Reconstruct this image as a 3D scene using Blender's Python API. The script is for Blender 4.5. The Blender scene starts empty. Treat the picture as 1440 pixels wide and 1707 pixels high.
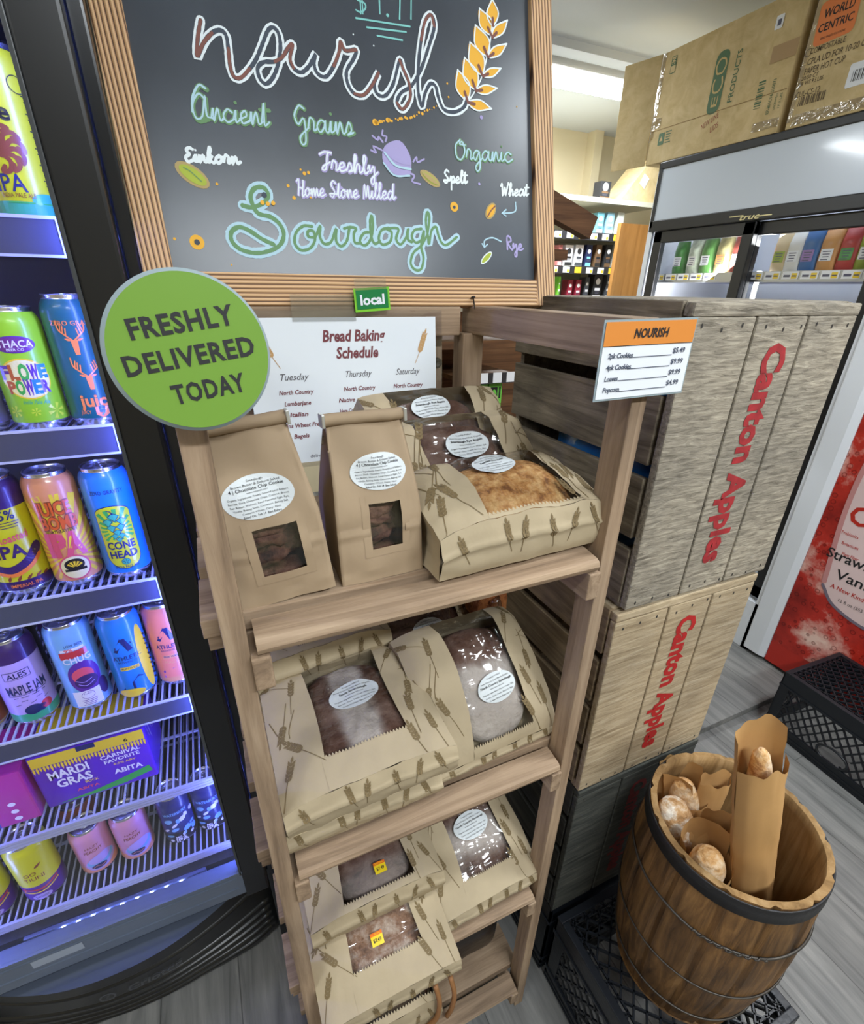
import bpy, bmesh, math, random
from mathutils import Vector, Matrix, Euler, noise as mnoise
PI = math.pi
S = bpy.context.scene
COL = S.collection
random.seed(11)

# ------------------------------------------------------------------ camera
FPX, PCX, PCY = 818.13, 720.0, 892.73           # focal length and principal point for a 1440x1707 frame
PITCH, ROLL, YAW = 0.466665, 0.0160435, math.radians(24.4)
EYE = Vector((0, 0, 1.58))
def camera_rows():
    cp, sp, cr, sr = math.cos(PITCH), math.sin(PITCH), math.cos(ROLL), math.sin(ROLL)
    c, s = math.cos(YAW), math.sin(YAW)
    R0 = Matrix(((1, 0, 0), (0, 0, -1), (0, 1, 0)))
    Rp = Matrix(((1, 0, 0), (0, cp, -sp), (0, sp, cp)))
    Rr = Matrix(((cr, -sr, 0), (sr, cr, 0), (0, 0, 1)))
    return Rr @ Rp @ R0 @ Matrix(((c, -s, 0), (s, c, 0), (0, 0, 1)))
RC = camera_rows()
cam_d = bpy.data.cameras.new('camera')
cam = bpy.data.objects.new('camera', cam_d); COL.objects.link(cam)
cam_d.sensor_fit = 'VERTICAL'; cam_d.sensor_height = 24.0; cam_d.sensor_width = 24.0 * 1440 / 1707
cam_d.lens = FPX / 1707 * 24.0
cam_d.shift_y = (PCY - 853.5) / 1707
cam_d.clip_start = 0.02
M3 = Matrix((RC[0], -RC[1], -RC[2])).transposed()
cam.matrix_world = Matrix.Translation(EYE) @ M3.to_4x4()
S.camera = cam
def ray(px, py): return RC.transposed() @ Vector(((px - PCX) / FPX, (py - PCY) / FPX, 1.0))
def at_x(px, py, X): d = ray(px, py); return EYE + d * ((X - EYE.x) / d.x)
def at_y(px, py, Y): d = ray(px, py); return EYE + d * ((Y - EYE.y) / d.y)
def at_z(px, py, Z): d = ray(px, py); return EYE + d * ((Z - EYE.z) / d.z)

# ------------------------------------------------------------------ view, world, lights
S.view_settings.view_transform = 'Standard'; S.view_settings.look = 'None'
S.view_settings.gamma = 1.0; S.view_settings.use_curve_mapping = False
S.view_settings.exposure = 0.50
W = bpy.data.worlds.new('room_ambient'); S.world = W; W.use_nodes = True
W.node_tree.nodes['Background'].inputs[0].default_value = (0.80, 0.86, 1.0, 1)
W.node_tree.nodes['Background'].inputs[1].default_value = 0.24
def area(name, loc, sx, sy, power, color=(1, .97, .94), rot=(0, 0, 0), spread=PI):
    l = bpy.data.lights.new(name, 'AREA'); l.shape = 'RECTANGLE'; l.size = sx; l.size_y = sy
    l.energy = power; l.color = color; l.spread = spread
    o = bpy.data.objects.new(name, l); o.location = loc; o.rotation_euler = rot; COL.objects.link(o)
    return o
CEIL = 2.70
FIXT = [((2.25, 3.0), 1.3), ((0.55, -1.05), 1.25), ((1.75, 0.0), 1.25), ((-0.9, 3.0), 1.25), ((-1.3, -0.35), 1.25)]  # last fixture is unseen, added to brighten the left sides of the crates
PWR = [38, 35, 19, 25, 6]
for (p, L), e in zip(FIXT, PWR):
    area('tube_light', (p[0], p[1], CEIL - .105), L, .16, e, (0.89, 0.955, 1.0))

# ------------------------------------------------------------------ helpers
def srgb(r, g, b):
    f = lambda c: (c / 255) / 12.92 if c <= 10 else (((c / 255) + .055) / 1.055) ** 2.4
    return (f(r), f(g), f(b))
MATS = {}
def mat(name, col, rough=.6, metal=0.0, emit=0.0, bump=0.0, bscale=40, var=0.0, vscale=12, coat=0.0, spec=.5):
    if name in MATS: return MATS[name]
    m = bpy.data.materials.new(name); m.use_nodes = True; N = m.node_tree.nodes; Lk = m.node_tree.links
    b = N['Principled BSDF']; b.inputs['Base Color'].default_value = (*col, 1)
    b.inputs['Roughness'].default_value = rough; b.inputs['Metallic'].default_value = metal
    b.inputs['Specular IOR Level'].default_value = spec
    if coat: b.inputs['Coat Weight'].default_value = coat; b.inputs['Coat Roughness'].default_value = .08
    if emit:
        b.inputs['Emission Color'].default_value = (*col, 1); b.inputs['Emission Strength'].default_value = emit
    if bump or var:
        tc = N.new('ShaderNodeTexCoord')
    if bump:
        n = N.new('ShaderNodeTexNoise'); n.inputs['Scale'].default_value = bscale; n.inputs['Detail'].default_value = 4
        Lk.new(tc.outputs['Object'], n.inputs['Vector'])
        bp = N.new('ShaderNodeBump'); bp.inputs['Strength'].default_value = bump; bp.inputs['Distance'].default_value = .004
        Lk.new(n.outputs['Fac'], bp.inputs['Height']); Lk.new(bp.outputs['Normal'], b.inputs['Normal'])
    if var:
        n2 = N.new('ShaderNodeTexNoise'); n2.inputs['Scale'].default_value = vscale; n2.inputs['Detail'].default_value = 5
        Lk.new(tc.outputs['Object'], n2.inputs['Vector'])
        r = N.new('ShaderNodeValToRGB'); r.color_ramp.elements[0].position = .3; r.color_ramp.elements[1].position = .7
        r.color_ramp.elements[0].color = (*[c * (1 - var) for c in col], 1)
        r.color_ramp.elements[1].color = (*[min(1, c * (1 + var)) for c in col], 1)
        Lk.new(n2.outputs['Fac'], r.inputs['Fac']); Lk.new(r.outputs['Color'], b.inputs['Base Color'])
    MATS[name] = m
    return m
def wood(name, c1, c2, c3, axis='X', fine=60, along=2.0, rough=.75, bump=.35, blot=.35, blots=5.0, spec=.3):
    """grain stretched along one axis, plus broad stains"""
    if name in MATS: return MATS[name]
    m = bpy.data.materials.new(name); m.use_nodes = True; N = m.node_tree.nodes; Lk = m.node_tree.links
    b = N['Principled BSDF']; b.inputs['Roughness'].default_value = rough; b.inputs['Specular IOR Level'].default_value = spec
    tc = N.new('ShaderNodeTexCoord'); mp = N.new('ShaderNodeMapping')
    mp.inputs['Scale'].default_value = tuple(along if a == axis else fine for a in 'XYZ')
    Lk.new(tc.outputs['Object'], mp.inputs['Vector'])
    n = N.new('ShaderNodeTexNoise'); n.inputs['Scale'].default_value = 1.0; n.inputs['Detail'].default_value = 7; n.inputs['Roughness'].default_value = .65
    n.inputs['Distortion'].default_value = .6
    Lk.new(mp.outputs['Vector'], n.inputs['Vector'])
    r = N.new('ShaderNodeValToRGB'); e = r.color_ramp.elements
    e[0].position = .30; e[0].color = (*c1, 1); e[1].position = .72; e[1].color = (*c3, 1)
    k = e.new(.5); k.color = (*c2, 1)
    Lk.new(n.outputs['Fac'], r.inputs['Fac'])
    n2 = N.new('ShaderNodeTexNoise'); n2.inputs['Scale'].default_value = blots; n2.inputs['Detail'].default_value = 5
    Lk.new(tc.outputs['Object'], n2.inputs['Vector'])
    r2 = N.new('ShaderNodeValToRGB'); r2.color_ramp.elements[0].position = .32; r2.color_ramp.elements[1].position = .68
    v = 1 - blot; r2.color_ramp.elements[0].color = (v, v, v, 1); r2.color_ramp.elements[1].color = (1.08, 1.06, 1.02, 1)
    Lk.new(n2.outputs['Fac'], r2.inputs['Fac'])
    mx = N.new('ShaderNodeMix'); mx.data_type = 'RGBA'; mx.blend_type = 'MULTIPLY'; mx.inputs[0].default_value = 1
    Lk.new(r.outputs['Color'], mx.inputs[6]); Lk.new(r2.outputs['Color'], mx.inputs[7])
    Lk.new(mx.outputs[2], b.inputs['Base Color'])
    bp = N.new('ShaderNodeBump'); bp.inputs['Strength'].default_value = bump; bp.inputs['Distance'].default_value = .003
    Lk.new(n.outputs['Fac'], bp.inputs['Height']); Lk.new(bp.outputs['Normal'], b.inputs['Normal'])
    MATS[name] = m
    return m
def burnt_wood(name, axis):
    """brushed, torched pine: dark latewood lines on tan"""
    m = bpy.data.materials.new(name); m.use_nodes = True; N = m.node_tree.nodes; Lk = m.node_tree.links
    b = N['Principled BSDF']; b.inputs['Roughness'].default_value = .55
    tc = N.new('ShaderNodeTexCoord'); mp = N.new('ShaderNodeMapping')
    mp.inputs['Scale'].default_value = tuple(.14 if a == axis else 1.0 for a in 'XYZ')
    mp.inputs['Rotation'].default_value = (.10, .30, 0) if axis == 'Z' else (0, .12, .26)
    mp.inputs['Location'].default_value = (.07, .028, .0) if axis == 'Z' else (0, .020, .075)
    Lk.new(tc.outputs['Object'], mp.inputs['Vector'])
    w = N.new('ShaderNodeTexWave'); w.wave_type = 'RINGS'; w.rings_direction = axis
    w.inputs['Scale'].default_value = 62; w.inputs['Distortion'].default_value = 3.2; w.inputs['Detail'].default_value = 2.0
    w.inputs['Detail Scale'].default_value = .30
    Lk.new(mp.outputs['Vector'], w.inputs['Vector'])
    r = N.new('ShaderNodeValToRGB'); e = r.color_ramp.elements
    e[0].position = .0; e[0].color = (*srgb(62, 40, 24), 1); e[1].position = 1.0; e[1].color = (*srgb(214, 176, 132), 1)
    k = e.new(.08); k.color = (*srgb(128, 92, 60), 1); k = e.new(.24); k.color = (*srgb(184, 140, 98), 1)
    Lk.new(w.outputs['Fac'], r.inputs['Fac'])
    Lk.new(r.outputs['Color'], b.inputs['Base Color'])
    bp = N.new('ShaderNodeBump'); bp.inputs['Strength'].default_value = .5; bp.inputs['Distance'].default_value = .002
    Lk.new(w.outputs['Fac'], bp.inputs['Height']); Lk.new(bp.outputs['Normal'], b.inputs['Normal'])
    MATS[name] = m
    return m
def clear_film(name, gloss=.10, rough=.12, tint=(1, 1, 1), bump=.6, bscale=22, edge=.5, stretch=(1, 1, 1)):
    if name in MATS: return MATS[name]
    m = bpy.data.materials.new(name); m.use_nodes = True; N = m.node_tree.nodes; Lk = m.node_tree.links
    N.remove(N['Principled BSDF']); out = N['Material Output']
    t = N.new('ShaderNodeBsdfTransparent'); t.inputs[0].default_value = (*tint, 1)
    g = N.new('ShaderNodeBsdfGlossy'); g.inputs['Roughness'].default_value = rough
    lw = N.new('ShaderNodeLayerWeight'); lw.inputs['Blend'].default_value = .25
    ad = N.new('ShaderNodeMath'); ad.operation = 'MULTIPLY_ADD'; ad.inputs[1].default_value = edge; ad.inputs[2].default_value = gloss
    Lk.new(lw.outputs['Fresnel'], ad.inputs[0])
    mx = N.new('ShaderNodeMixShader'); Lk.new(ad.outputs[0], mx.inputs[0]); Lk.new(t.outputs[0], mx.inputs[1]); Lk.new(g.outputs[0], mx.inputs[2])
    Lk.new(mx.outputs[0], out.inputs['Surface'])
    if bump:
        tc = N.new('ShaderNodeTexCoord'); n = N.new('ShaderNodeTexNoise'); n.inputs['Scale'].default_value = bscale
        n.inputs['Distortion'].default_value = 1.0; mp = N.new('ShaderNodeMapping'); mp.inputs['Scale'].default_value = stretch
        mp.inputs['Rotation'].default_value = (0, 0, .5); Lk.new(tc.outputs['Object'], mp.inputs['Vector']); Lk.new(mp.outputs['Vector'], n.inputs['Vector'])
        bp = N.new('ShaderNodeBump'); bp.inputs['Strength'].default_value = bump; bp.inputs['Distance'].default_value = .01
        Lk.new(n.outputs['Fac'], bp.inputs['Height']); Lk.new(bp.outputs['Normal'], g.inputs['Normal'])
    MATS[name] = m
    return m
def bread(name, crust, pale, dark, fl=.5, scale=14):
    if name in MATS: return MATS[name]
    m = bpy.data.materials.new(name); m.use_nodes = True; N = m.node_tree.nodes; Lk = m.node_tree.links
    b = N['Principled BSDF']; b.inputs['Roughness'].default_value = .8
    tc = N.new('ShaderNodeTexCoord')
    n = N.new('ShaderNodeTexNoise'); n.inputs['Scale'].default_value = scale; n.inputs['Detail'].default_value = 8; n.inputs['Roughness'].default_value = .7
    n.inputs['Distortion'].default_value = .15
    Lk.new(tc.outputs['Object'], n.inputs['Vector'])
    r = N.new('ShaderNodeValToRGB'); e = r.color_ramp.elements
    e[0].position = .36; e[0].color = (*dark, 1); e[1].position = .74 - fl * .2; e[1].color = (*pale, 1)
    k = e.new(.47); k.color = (*crust, 1)
    Lk.new(n.outputs['Fac'], r.inputs['Fac'])
    at = N.new('ShaderNodeAttribute'); at.attribute_name = 'flour'          # where flour was sifted on the crust
    ma = N.new('ShaderNodeMath'); ma.operation = 'MULTIPLY_ADD'; ma.inputs[1].default_value = 1.1; ma.inputs[2].default_value = -.55
    Lk.new(n.outputs['Fac'], ma.inputs[0]); m2 = N.new('ShaderNodeMath'); m2.operation = 'ADD'; m2.use_clamp = True
    Lk.new(at.outputs['Fac'], m2.inputs[0]); Lk.new(ma.outputs[0], m2.inputs[1])
    m3 = N.new('ShaderNodeMath'); m3.operation = 'MULTIPLY'; Lk.new(m2.outputs[0], m3.inputs[0]); Lk.new(at.outputs['Fac'], m3.inputs[1])
    mxf = N.new('ShaderNodeMix'); mxf.data_type = 'RGBA'; mxf.inputs[7].default_value = (*srgb(178, 168, 160), 1)
    Lk.new(m3.outputs[0], mxf.inputs[0]); Lk.new(r.outputs['Color'], mxf.inputs[6]); Lk.new(mxf.outputs[2], b.inputs['Base Color'])
    n2 = N.new('ShaderNodeTexNoise'); n2.inputs['Scale'].default_value = 90; n2.inputs['Detail'].default_value = 4
    Lk.new(tc.outputs['Object'], n2.inputs['Vector'])
    bp = N.new('ShaderNodeBump'); bp.inputs['Strength'].default_value = .7; bp.inputs['Distance'].default_value = .006
    Lk.new(n2.outputs['Fac'], bp.inputs['Height']); Lk.new(bp.outputs['Normal'], b.inputs['Normal'])
    MATS[name] = m
    return m

class MB:
    """collects geometry for ONE mesh, with several material slots"""
    def __init__(s, *mats): s.v = []; s.f = []; s.m = []; s.sm = []; s.mats = list(mats)
    def slot(s, m):
        if m not in s.mats: s.mats.append(m)
        return s.mats.index(m)
    def add(s, vs, fs, mi=0, smooth=False):
        o = len(s.v); s.v += [tuple(v) for v in vs]
        for f in fs: s.f.append([o + i for i in f]); s.m.append(mi); s.sm.append(smooth)
        return s
    def bm(s, bm, mi=0, smooth=False):
        bm.verts.index_update()
        s.add([v.co[:] for v in bm.verts], [[v.index for v in f.verts] for f in bm.faces], mi, smooth); bm.free(); return s
    def box(s, x0, x1, y0, y1, z0, z1, bev=0.0, mi=0, M=None):
        bm = bmesh.new(); bmesh.ops.create_cube(bm, size=1)
        for v in bm.verts:
            v.co = Vector(((x0 + x1) / 2 + v.co.x * (x1 - x0), (y0 + y1) / 2 + v.co.y * (y1 - y0), (z0 + z1) / 2 + v.co.z * (z1 - z0)))
        if bev: bmesh.ops.bevel(bm, geom=bm.edges[:], offset=bev, segments=2, affect='EDGES', profile=.6)
        if M: bm.transform(M)
        return s.bm(bm, mi)
    def beam(s, a, b, w, h, up=(0, 0, 1), mi=0, bev=0.0):
        a, b = Vector(a), Vector(b); d = (b - a); L = d.length; d.normalize()
        u = Vector(up); x = d.cross(u)
        if x.length < 1e-5: x = d.cross(Vector((1, 0, 0)))
        x.normalize(); z = x.cross(d)
        M = Matrix((x, d, z)).transposed().to_4x4(); M.translation = (a + b) / 2
        return s.box(-w / 2, w / 2, -L / 2, L / 2, -h / 2, h / 2, bev, mi, M)
    def tube(s, pts, r, n=8, mi=0, closed=False, cap=True):
        P = [Vector(p) for p in pts]; rs = r if isinstance(r, (list, tuple)) else [r] * len(P)
        vs = []; k = len(P); prev = None
        for i, p in enumerate(P):
            d = (P[(i + 1) % k] - P[i - 1]) if closed else (P[min(i + 1, k - 1)] - P[max(i - 1, 0)])
            d.normalize()
            if prev is None:
                u = d.cross(Vector((0, 0, 1)));
                if u.length < 1e-3: u = d.cross(Vector((1, 0, 0)))
            else: u = prev - d * prev.dot(d)
            u.normalize(); prev = u; w = d.cross(u)
            for j in range(n):
                a = 2 * PI * j / n; vs.append(p + (u * math.cos(a) + w * math.sin(a)) * rs[i])
        fs = []
        for i in range(k if closed else k - 1):
            for j in range(n):
                a = i * n + j; b = i * n + (j + 1) % n; c = ((i + 1) % k) * n + (j + 1) % n; d2 = ((i + 1) % k) * n + j
                fs.append([a, b, c, d2])
        if cap and not closed: fs += [list(range(n))[::-1], [(k - 1) * n + j for j in range(n)]]
        return s.add(vs, fs, mi, True)
    def lathe(s, prof, n=32, c=(0, 0, 0), mi=0, smooth=True, mis=None, arc=None):
        vs = []; fs = []
        for r, z in prof:
            for j in range(n):
                a = 2 * PI * j / n; vs.append((c[0] + r * math.cos(a), c[1] + r * math.sin(a), c[2] + z))
        o = len(s.v); s.v += vs
        for i in range(len(prof) - 1):
            for j in range(n):
                s.f.append([o + i * n + j, o + i * n + (j + 1) % n, o + (i + 1) * n + (j + 1) % n, o + (i + 1) * n + j])
                s.m.append(mis[i] if mis else mi); s.sm.append(smooth)
        return s
    def disc(s, r, z, n=32, c=(0, 0), mi=0):
        return s.add([(c[0] + r * math.cos(2 * PI * j / n), c[1] + r * math.sin(2 * PI * j / n), z) for j in range(n)], [list(range(n))], mi)
    def prism(s, poly, z0, z1, mi=0, M=None):
        n = len(poly); vs = [(x, y, z0) for x, y in poly] + [(x, y, z1) for x, y in poly]
        if M: vs = [M @ Vector(v) for v in vs]
        return s.add(vs, [list(range(n))[::-1], [n + i for i in range(n)]] + [[i, (i + 1) % n, n + (i + 1) % n, n + i] for i in range(n)], mi)
    def grid(s, fn, nu, nv, mi=0, smooth=True, skip=None, closeu=False):
        vs = [fn(i / nu, j / nv) for j in range(nv + 1) for i in range(nu + 1)]
        fs = [[j * (nu + 1) + i, j * (nu + 1) + i + 1, (j + 1) * (nu + 1) + i + 1, (j + 1) * (nu + 1) + i]
              for j in range(nv) for i in range(nu) if not (skip and skip((i + .5) / nu, (j + .5) / nv))]
        return s.add(vs, fs, mi, smooth)
    def put(s, shp, fn, m):
        """2D shape (verts, faces) laid on a surface by fn(x, y) -> point"""
        return s.add([fn(x, y) for x, y in shp[0]], shp[1], s.slot(m))
    def build(s, name, parent=None, mats=None, weld=0.0):
        me = bpy.data.meshes.new(name); me.from_pydata(s.v, [], s.f)
        for m in (mats or s.mats): me.materials.append(m)
        for p, mi, sm in zip(me.polygons, s.m, s.sm): p.material_index = mi; p.use_smooth = sm
        if weld:
            b = bmesh.new(); b.from_mesh(me); bmesh.ops.remove_doubles(b, verts=b.verts[:], dist=weld)
            bmesh.ops.recalc_face_normals(b, faces=b.faces[:]); b.to_mesh(me); b.free()
        me.update()
        o = bpy.data.objects.new(name, me); COL.objects.link(o)
        if parent: o.parent = parent
        return o
def thing(name, label, cat, loc=(0, 0, 0), rot=(0, 0, 0), group=None):
    o = bpy.data.objects.new(name, None); COL.objects.link(o); o.empty_display_size = .05
    o.location = loc; o.rotation_euler = rot; o['label'] = label; o['category'] = cat
    if group: o['group'] = group
    return o
def tag(o, label, cat, group=None):
    o['label'] = label; o['category'] = cat
    if group: o['group'] = group
    return o
def struct(name, mb, label=None):
    o = mb.build(name); o['kind'] = 'structure'
    return o
def dup(root, loc, rot=None, label=None, group=None, cat=None):
    r = root.copy(); COL.objects.link(r); r.location = loc
    if rot is not None: r.rotation_euler = rot
    if label: r['label'] = label
    if group: r['group'] = group
    for ch in list(root.children):
        c = ch.copy(); COL.objects.link(c); c.parent = r
        for g in list(ch.children):
            d = g.copy(); COL.objects.link(d); d.parent = c
    return r

# ---- flat shapes
_TC = {}
def text(s, h=1.0, w=None, bold=0.0, shear=0.0, align='C', cx=0.0, cy=0.0, rot=0.0, spacing=1.0, mirror=False):
    key = (s, bold, shear, spacing)
    if key not in _TC:
        cu = bpy.data.curves.new('t', 'FONT'); cu.body = s; cu.size = 1.0; cu.offset = bold; cu.shear = shear
        cu.resolution_u = 2; cu.space_character = spacing
        o = bpy.data.objects.new('t', cu); COL.objects.link(o)
        bpy.context.view_layer.update()
        me = o.to_mesh(); vs = [(v.co.x, v.co.y) for v in me.vertices]; fs = [list(p.vertices) for p in me.polygons]
        o.to_mesh_clear(); bpy.data.objects.remove(o); bpy.data.curves.remove(cu)
        _TC[key] = (vs, fs)
    vs, fs = _TC[key]
    if not vs: return ([], [])
    k = h / .70
    x0 = min(v[0] for v in vs); x1 = max(v[0] for v in vs); sx = k
    if w: sx = w / (x1 - x0)
    off = {'C': (x0 + x1) / 2, 'L': x0, 'R': x1}[align]
    c, sn = math.cos(rot), math.sin(rot)
    out = []
    for x, y in vs:
        X = (x - off) * sx; Y = (y - .35) * k
        out.append((cx + X * c - Y * sn, cy + X * sn + Y * c))
    return (out, fs)
def ell(cx, cy, a, b, n=28, rot=0.0, rings=4):
    vs = [(cx, cy)]; fs = []; c, s = math.cos(rot), math.sin(rot)
    for k in range(1, rings + 1):
        for j in range(n):
            t = 2 * PI * j / n; x = a * k / rings * math.cos(t); y = b * k / rings * math.sin(t)
            vs.append((cx + x * c - y * s, cy + x * s + y * c))
    for j in range(n): fs.append([0, 1 + j, 1 + (j + 1) % n])
    for k in range(rings - 1):
        for j in range(n):
            a0 = 1 + k * n + j; a1 = 1 + k * n + (j + 1) % n
            fs.append([a0, a0 + n, a1 + n, a1])
    return (vs, fs)
def rect(x0, x1, y0, y1, nx=6, ny=2, sh=0.0):
    vs = [(x0 + (x1 - x0) * i / nx + sh * j / ny, y0 + (y1 - y0) * j / ny) for j in range(ny + 1) for i in range(nx + 1)]
    return (vs, [[j * (nx + 1) + i, j * (nx + 1) + i + 1, (j + 1) * (nx + 1) + i + 1, (j + 1) * (nx + 1) + i] for j in range(ny) for i in range(nx)])
def poly(pts): return (list(pts), [list(range(len(pts)))])
def smooth(pts, n=6, closed=False):
    P = [Vector((*p, 0)) if len(p) == 2 else Vector(p) for p in pts]; out = []; k = len(P)
    for i in range(k if closed else k - 1):
        p1 = P[i]; p2 = P[(i + 1) % k]
        p0 = P[i - 1] if (i or closed) else p1 * 2 - p2
        p3 = P[(i + 2) % k] if (closed or i + 2 < k) else p2 * 2 - p1
        for j in range(n):
            t = j / n
            out.append(.5 * ((2 * p1) + (p2 - p0) * t + (2 * p0 - 5 * p1 + 4 * p2 - p3) * t * t + (3 * p1 - p0 - 3 * p2 + p3) * t ** 3))
    if not closed: out.append(P[-1])
    return [(p.x, p.y) if len(pts[0]) == 2 else tuple(p) for p in out]
def ribbon(pts, w, sm=5, cap=True, jit=0.0):
    P = smooth(pts, sm) if sm else list(pts)
    n = len(P); vs = []; fs = []
    for i in range(n):
        a = P[max(i - 1, 0)]; b = P[min(i + 1, n - 1)]
        dx, dy = b[0] - a[0], b[1] - a[1]; L = math.hypot(dx, dy) or 1e-9
        ww = w * (1 + jit * (random.random() - .5)) / 2
        nx, ny = -dy / L * ww, dx / L * ww
        vs += [(P[i][0] + nx, P[i][1] + ny), (P[i][0] - nx, P[i][1] - ny)]
    for i in range(n - 1): fs.append([2 * i, 2 * i + 1, 2 * i + 3, 2 * i + 2])
    if cap:
        for e in (0, n - 1):
            o = len(vs); i0, i1 = (2 * e, 2 * e + 1); A, B = vs[i0], vs[i1]; cx, cy = P[e]
            a0 = math.atan2(A[1] - cy, A[0] - cx); sg = 1 if e == 0 else -1; rr = math.hypot(A[0] - cx, A[1] - cy)
            vs += [(cx + rr * math.cos(a0 + sg * t * PI / 5), cy + rr * math.sin(a0 + sg * t * PI / 5)) for t in range(1, 5)]
            fs.append([i0] + [o + t for t in range(4)] + [i1])
    return (vs, fs)
def join(*shs):
    vs = []; fs = []
    for v, f in shs:
        o = len(vs); vs += list(v); fs += [[o + i for i in q] for q in f]
    return (vs, fs)
def xf(sh, s=1.0, rot=0.0, dx=0.0, dy=0.0, sy=None):
    c, n = math.cos(rot), math.sin(rot); sy = s if sy is None else sy
    return ([(dx + x * s * c - y * sy * n, dy + x * s * n + y * sy * c) for x, y in sh[0]], sh[1])
def leaf(L, w, rot=0, dx=0, dy=0):
    return xf(poly([(0, 0), (w * .5, L * .3), (w * .42, L * .62), (0, L), (-w * .42, L * .62), (-w * .5, L * .3)]), 1, rot, dx, dy)
def wheat(n=5, L=1.0, stem=.9):
    """ear of wheat, pointing +y, height about 1 with its stem below"""
    sh = [ribbon([(0.06, -stem), (0.02, -stem * .4), (0, 0), (0, L * .85)], .035, 3)]
    for i in range(n):
        y = L * .8 * i / n
        sh += [leaf(.27, .12, -.55, .02, y), leaf(.27, .12, .55, -.02, y)]
    sh.append(leaf(.3, .12, 0, 0, L * .78))
    return join(*sh)
# ------------------------------------------------------------------ shared materials
WHITE = mat('white paint', srgb(226, 229, 232), .45)
BLK = mat('black plastic', (.006, .0065, .0075), .32)
BLKG = mat('black enamel', (.007, .009, .012), .22)
STEEL = mat('brushed steel', (.42, .44, .47), .3, 1.0)
ALU = mat('can aluminium', (.72, .73, .76), .25, 1.0)
INK = mat('black ink', (.012, .012, .014), .6)
PAPER = mat('white paper', srgb(226, 230, 236), .5)
KRAFT = mat('kraft paper', srgb(160, 139, 113), .8, var=.10, vscale=9, bump=.45, bscale=15, spec=.25)
KRAFT2 = mat('pale kraft paper', srgb(174, 158, 130), .75, var=.10, vscale=10, bump=.5, bscale=17, spec=.3)
PRINT = mat('brown wheat print', srgb(116, 98, 66), .8)
RACKX = wood('rack wood x', srgb(118, 98, 80), srgb(154, 131, 108), srgb(182, 159, 134), 'X', 55, 3, .7, .25, .25)
RACKY = wood('rack wood y', srgb(118, 98, 80), srgb(154, 131, 108), srgb(182, 159, 134), 'Y', 55, 3, .7, .25, .25)
RACKZ = wood('rack wood z', srgb(118, 98, 80), srgb(154, 131, 108), srgb(182, 159, 134), 'Z', 55, 3, .7, .25, .25)
BACKW = wood('brown stained wood', srgb(70, 46, 28), srgb(108, 74, 46), srgb(132, 96, 64), 'X', 40, 2, .6, .15, .25)
FILM = clear_film('clear bag film', .09, .10, (1, 1, 1), .32, 9, .45, (1, 4, 1))
GLASS = clear_film('cooler door glass', gloss=.012, rough=.02, bump=0, edge=.12)

# ------------------------------------------------------------------ the room
fm = wood('grey plank vinyl', srgb(92, 92, 92), srgb(122, 122, 121), srgb(146, 145, 143), 'Y', 26, 2.0, .5, .12, .22, 2.5, .4)
def add_planks(m):
    N = m.node_tree.nodes; Lk = m.node_tree.links; b = N['Principled BSDF']
    src = b.inputs['Base Color'].links[0].from_socket
    tc = N.new('ShaderNodeTexCoord'); mp = N.new('ShaderNodeMapping'); mp.inputs['Rotation'].default_value = (0, 0, PI / 2)
    br = N.new('ShaderNodeTexBrick'); br.inputs['Scale'].default_value = 1; br.inputs['Mortar Size'].default_value = .0015
    br.inputs['Brick Width'].default_value = 1.2; br.inputs['Row Height'].default_value = .18
    br.inputs['Color1'].default_value = (.86, .86, .86, 1); br.inputs['Color2'].default_value = (1.08, 1.08, 1.07, 1); br.inputs['Mortar'].default_value = (.5, .5, .5, 1)
    Lk.new(tc.outputs['Object'], mp.inputs['Vector']); Lk.new(mp.outputs['Vector'], br.inputs['Vector'])
    mx = N.new('ShaderNodeMix'); mx.data_type = 'RGBA'; mx.blend_type = 'MULTIPLY'; mx.inputs[0].default_value = 1
    Lk.new(src, mx.inputs[6]); Lk.new(br.outputs['Color'], mx.inputs[7]); Lk.new(mx.outputs[2], b.inputs['Base Color'])
add_planks(fm)
X0, X1, Y0, Y1 = -2.6, 4.4, -3.2, 4.0
struct('floor', MB(fm).box(X0 - .1, X1 + .1, Y0 - .1, Y1 + .1, -.06, 0))
# raised floor under the reach-in refrigerator
struct('trim_1', MB(fm).box(1.02, X1, .83, Y1, 0, .032, .004))
CEILM = mat('ceiling paint', srgb(214, 220, 226), .8)
WALLM = mat('cream wall paint', srgb(222, 209, 176), .8, var=.04, vscale=2)
struct('ceiling', MB(CEILM).box(X0 - .1, X1 + .1, Y0 - .1, Y1 + .1, CEIL, CEIL + .06))
struct('wall_back', MB(WALLM).box(X0 - .1, X1 + .1, Y1, Y1 + .1, 0, CEIL))
struct('wall_front', MB(WALLM).box(X0 - .1, X1 + .1, Y0 - .1, Y0, 0, CEIL))
struct('wall_left', MB(WALLM).box(X0 - .1, X0, Y0, Y1, 0, CEIL))
struct('wall_right', MB(WALLM).box(X1, X1 + .1, Y0, Y1, 0, CEIL))
struct('trim_2', MB(CEILM).box(X0, X1, 2.74, 2.84, CEIL - .035, CEIL))           # shallow ceiling beam
struct('trim_3', MB(WALLM).box(3.12, 3.2, 3.9, Y1, 0, CEIL))                     # pilaster on the back wall
FXW = mat('lamp housing white', srgb(235, 238, 240), .4)
TUBE = mat('lit tube diffuser', (.93, .97, 1.0), .4, emit=9)
lab = ['white tube light on the ceiling over the tea shelves', 'ceiling tube light behind the viewer facing the bread rack',
       'ceiling tube light above the aisle before the red cooler', 'ceiling tube light over the aisle behind the beer cooler',
       'unseen ceiling tube light added at the left to brighten the crate sides']
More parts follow.
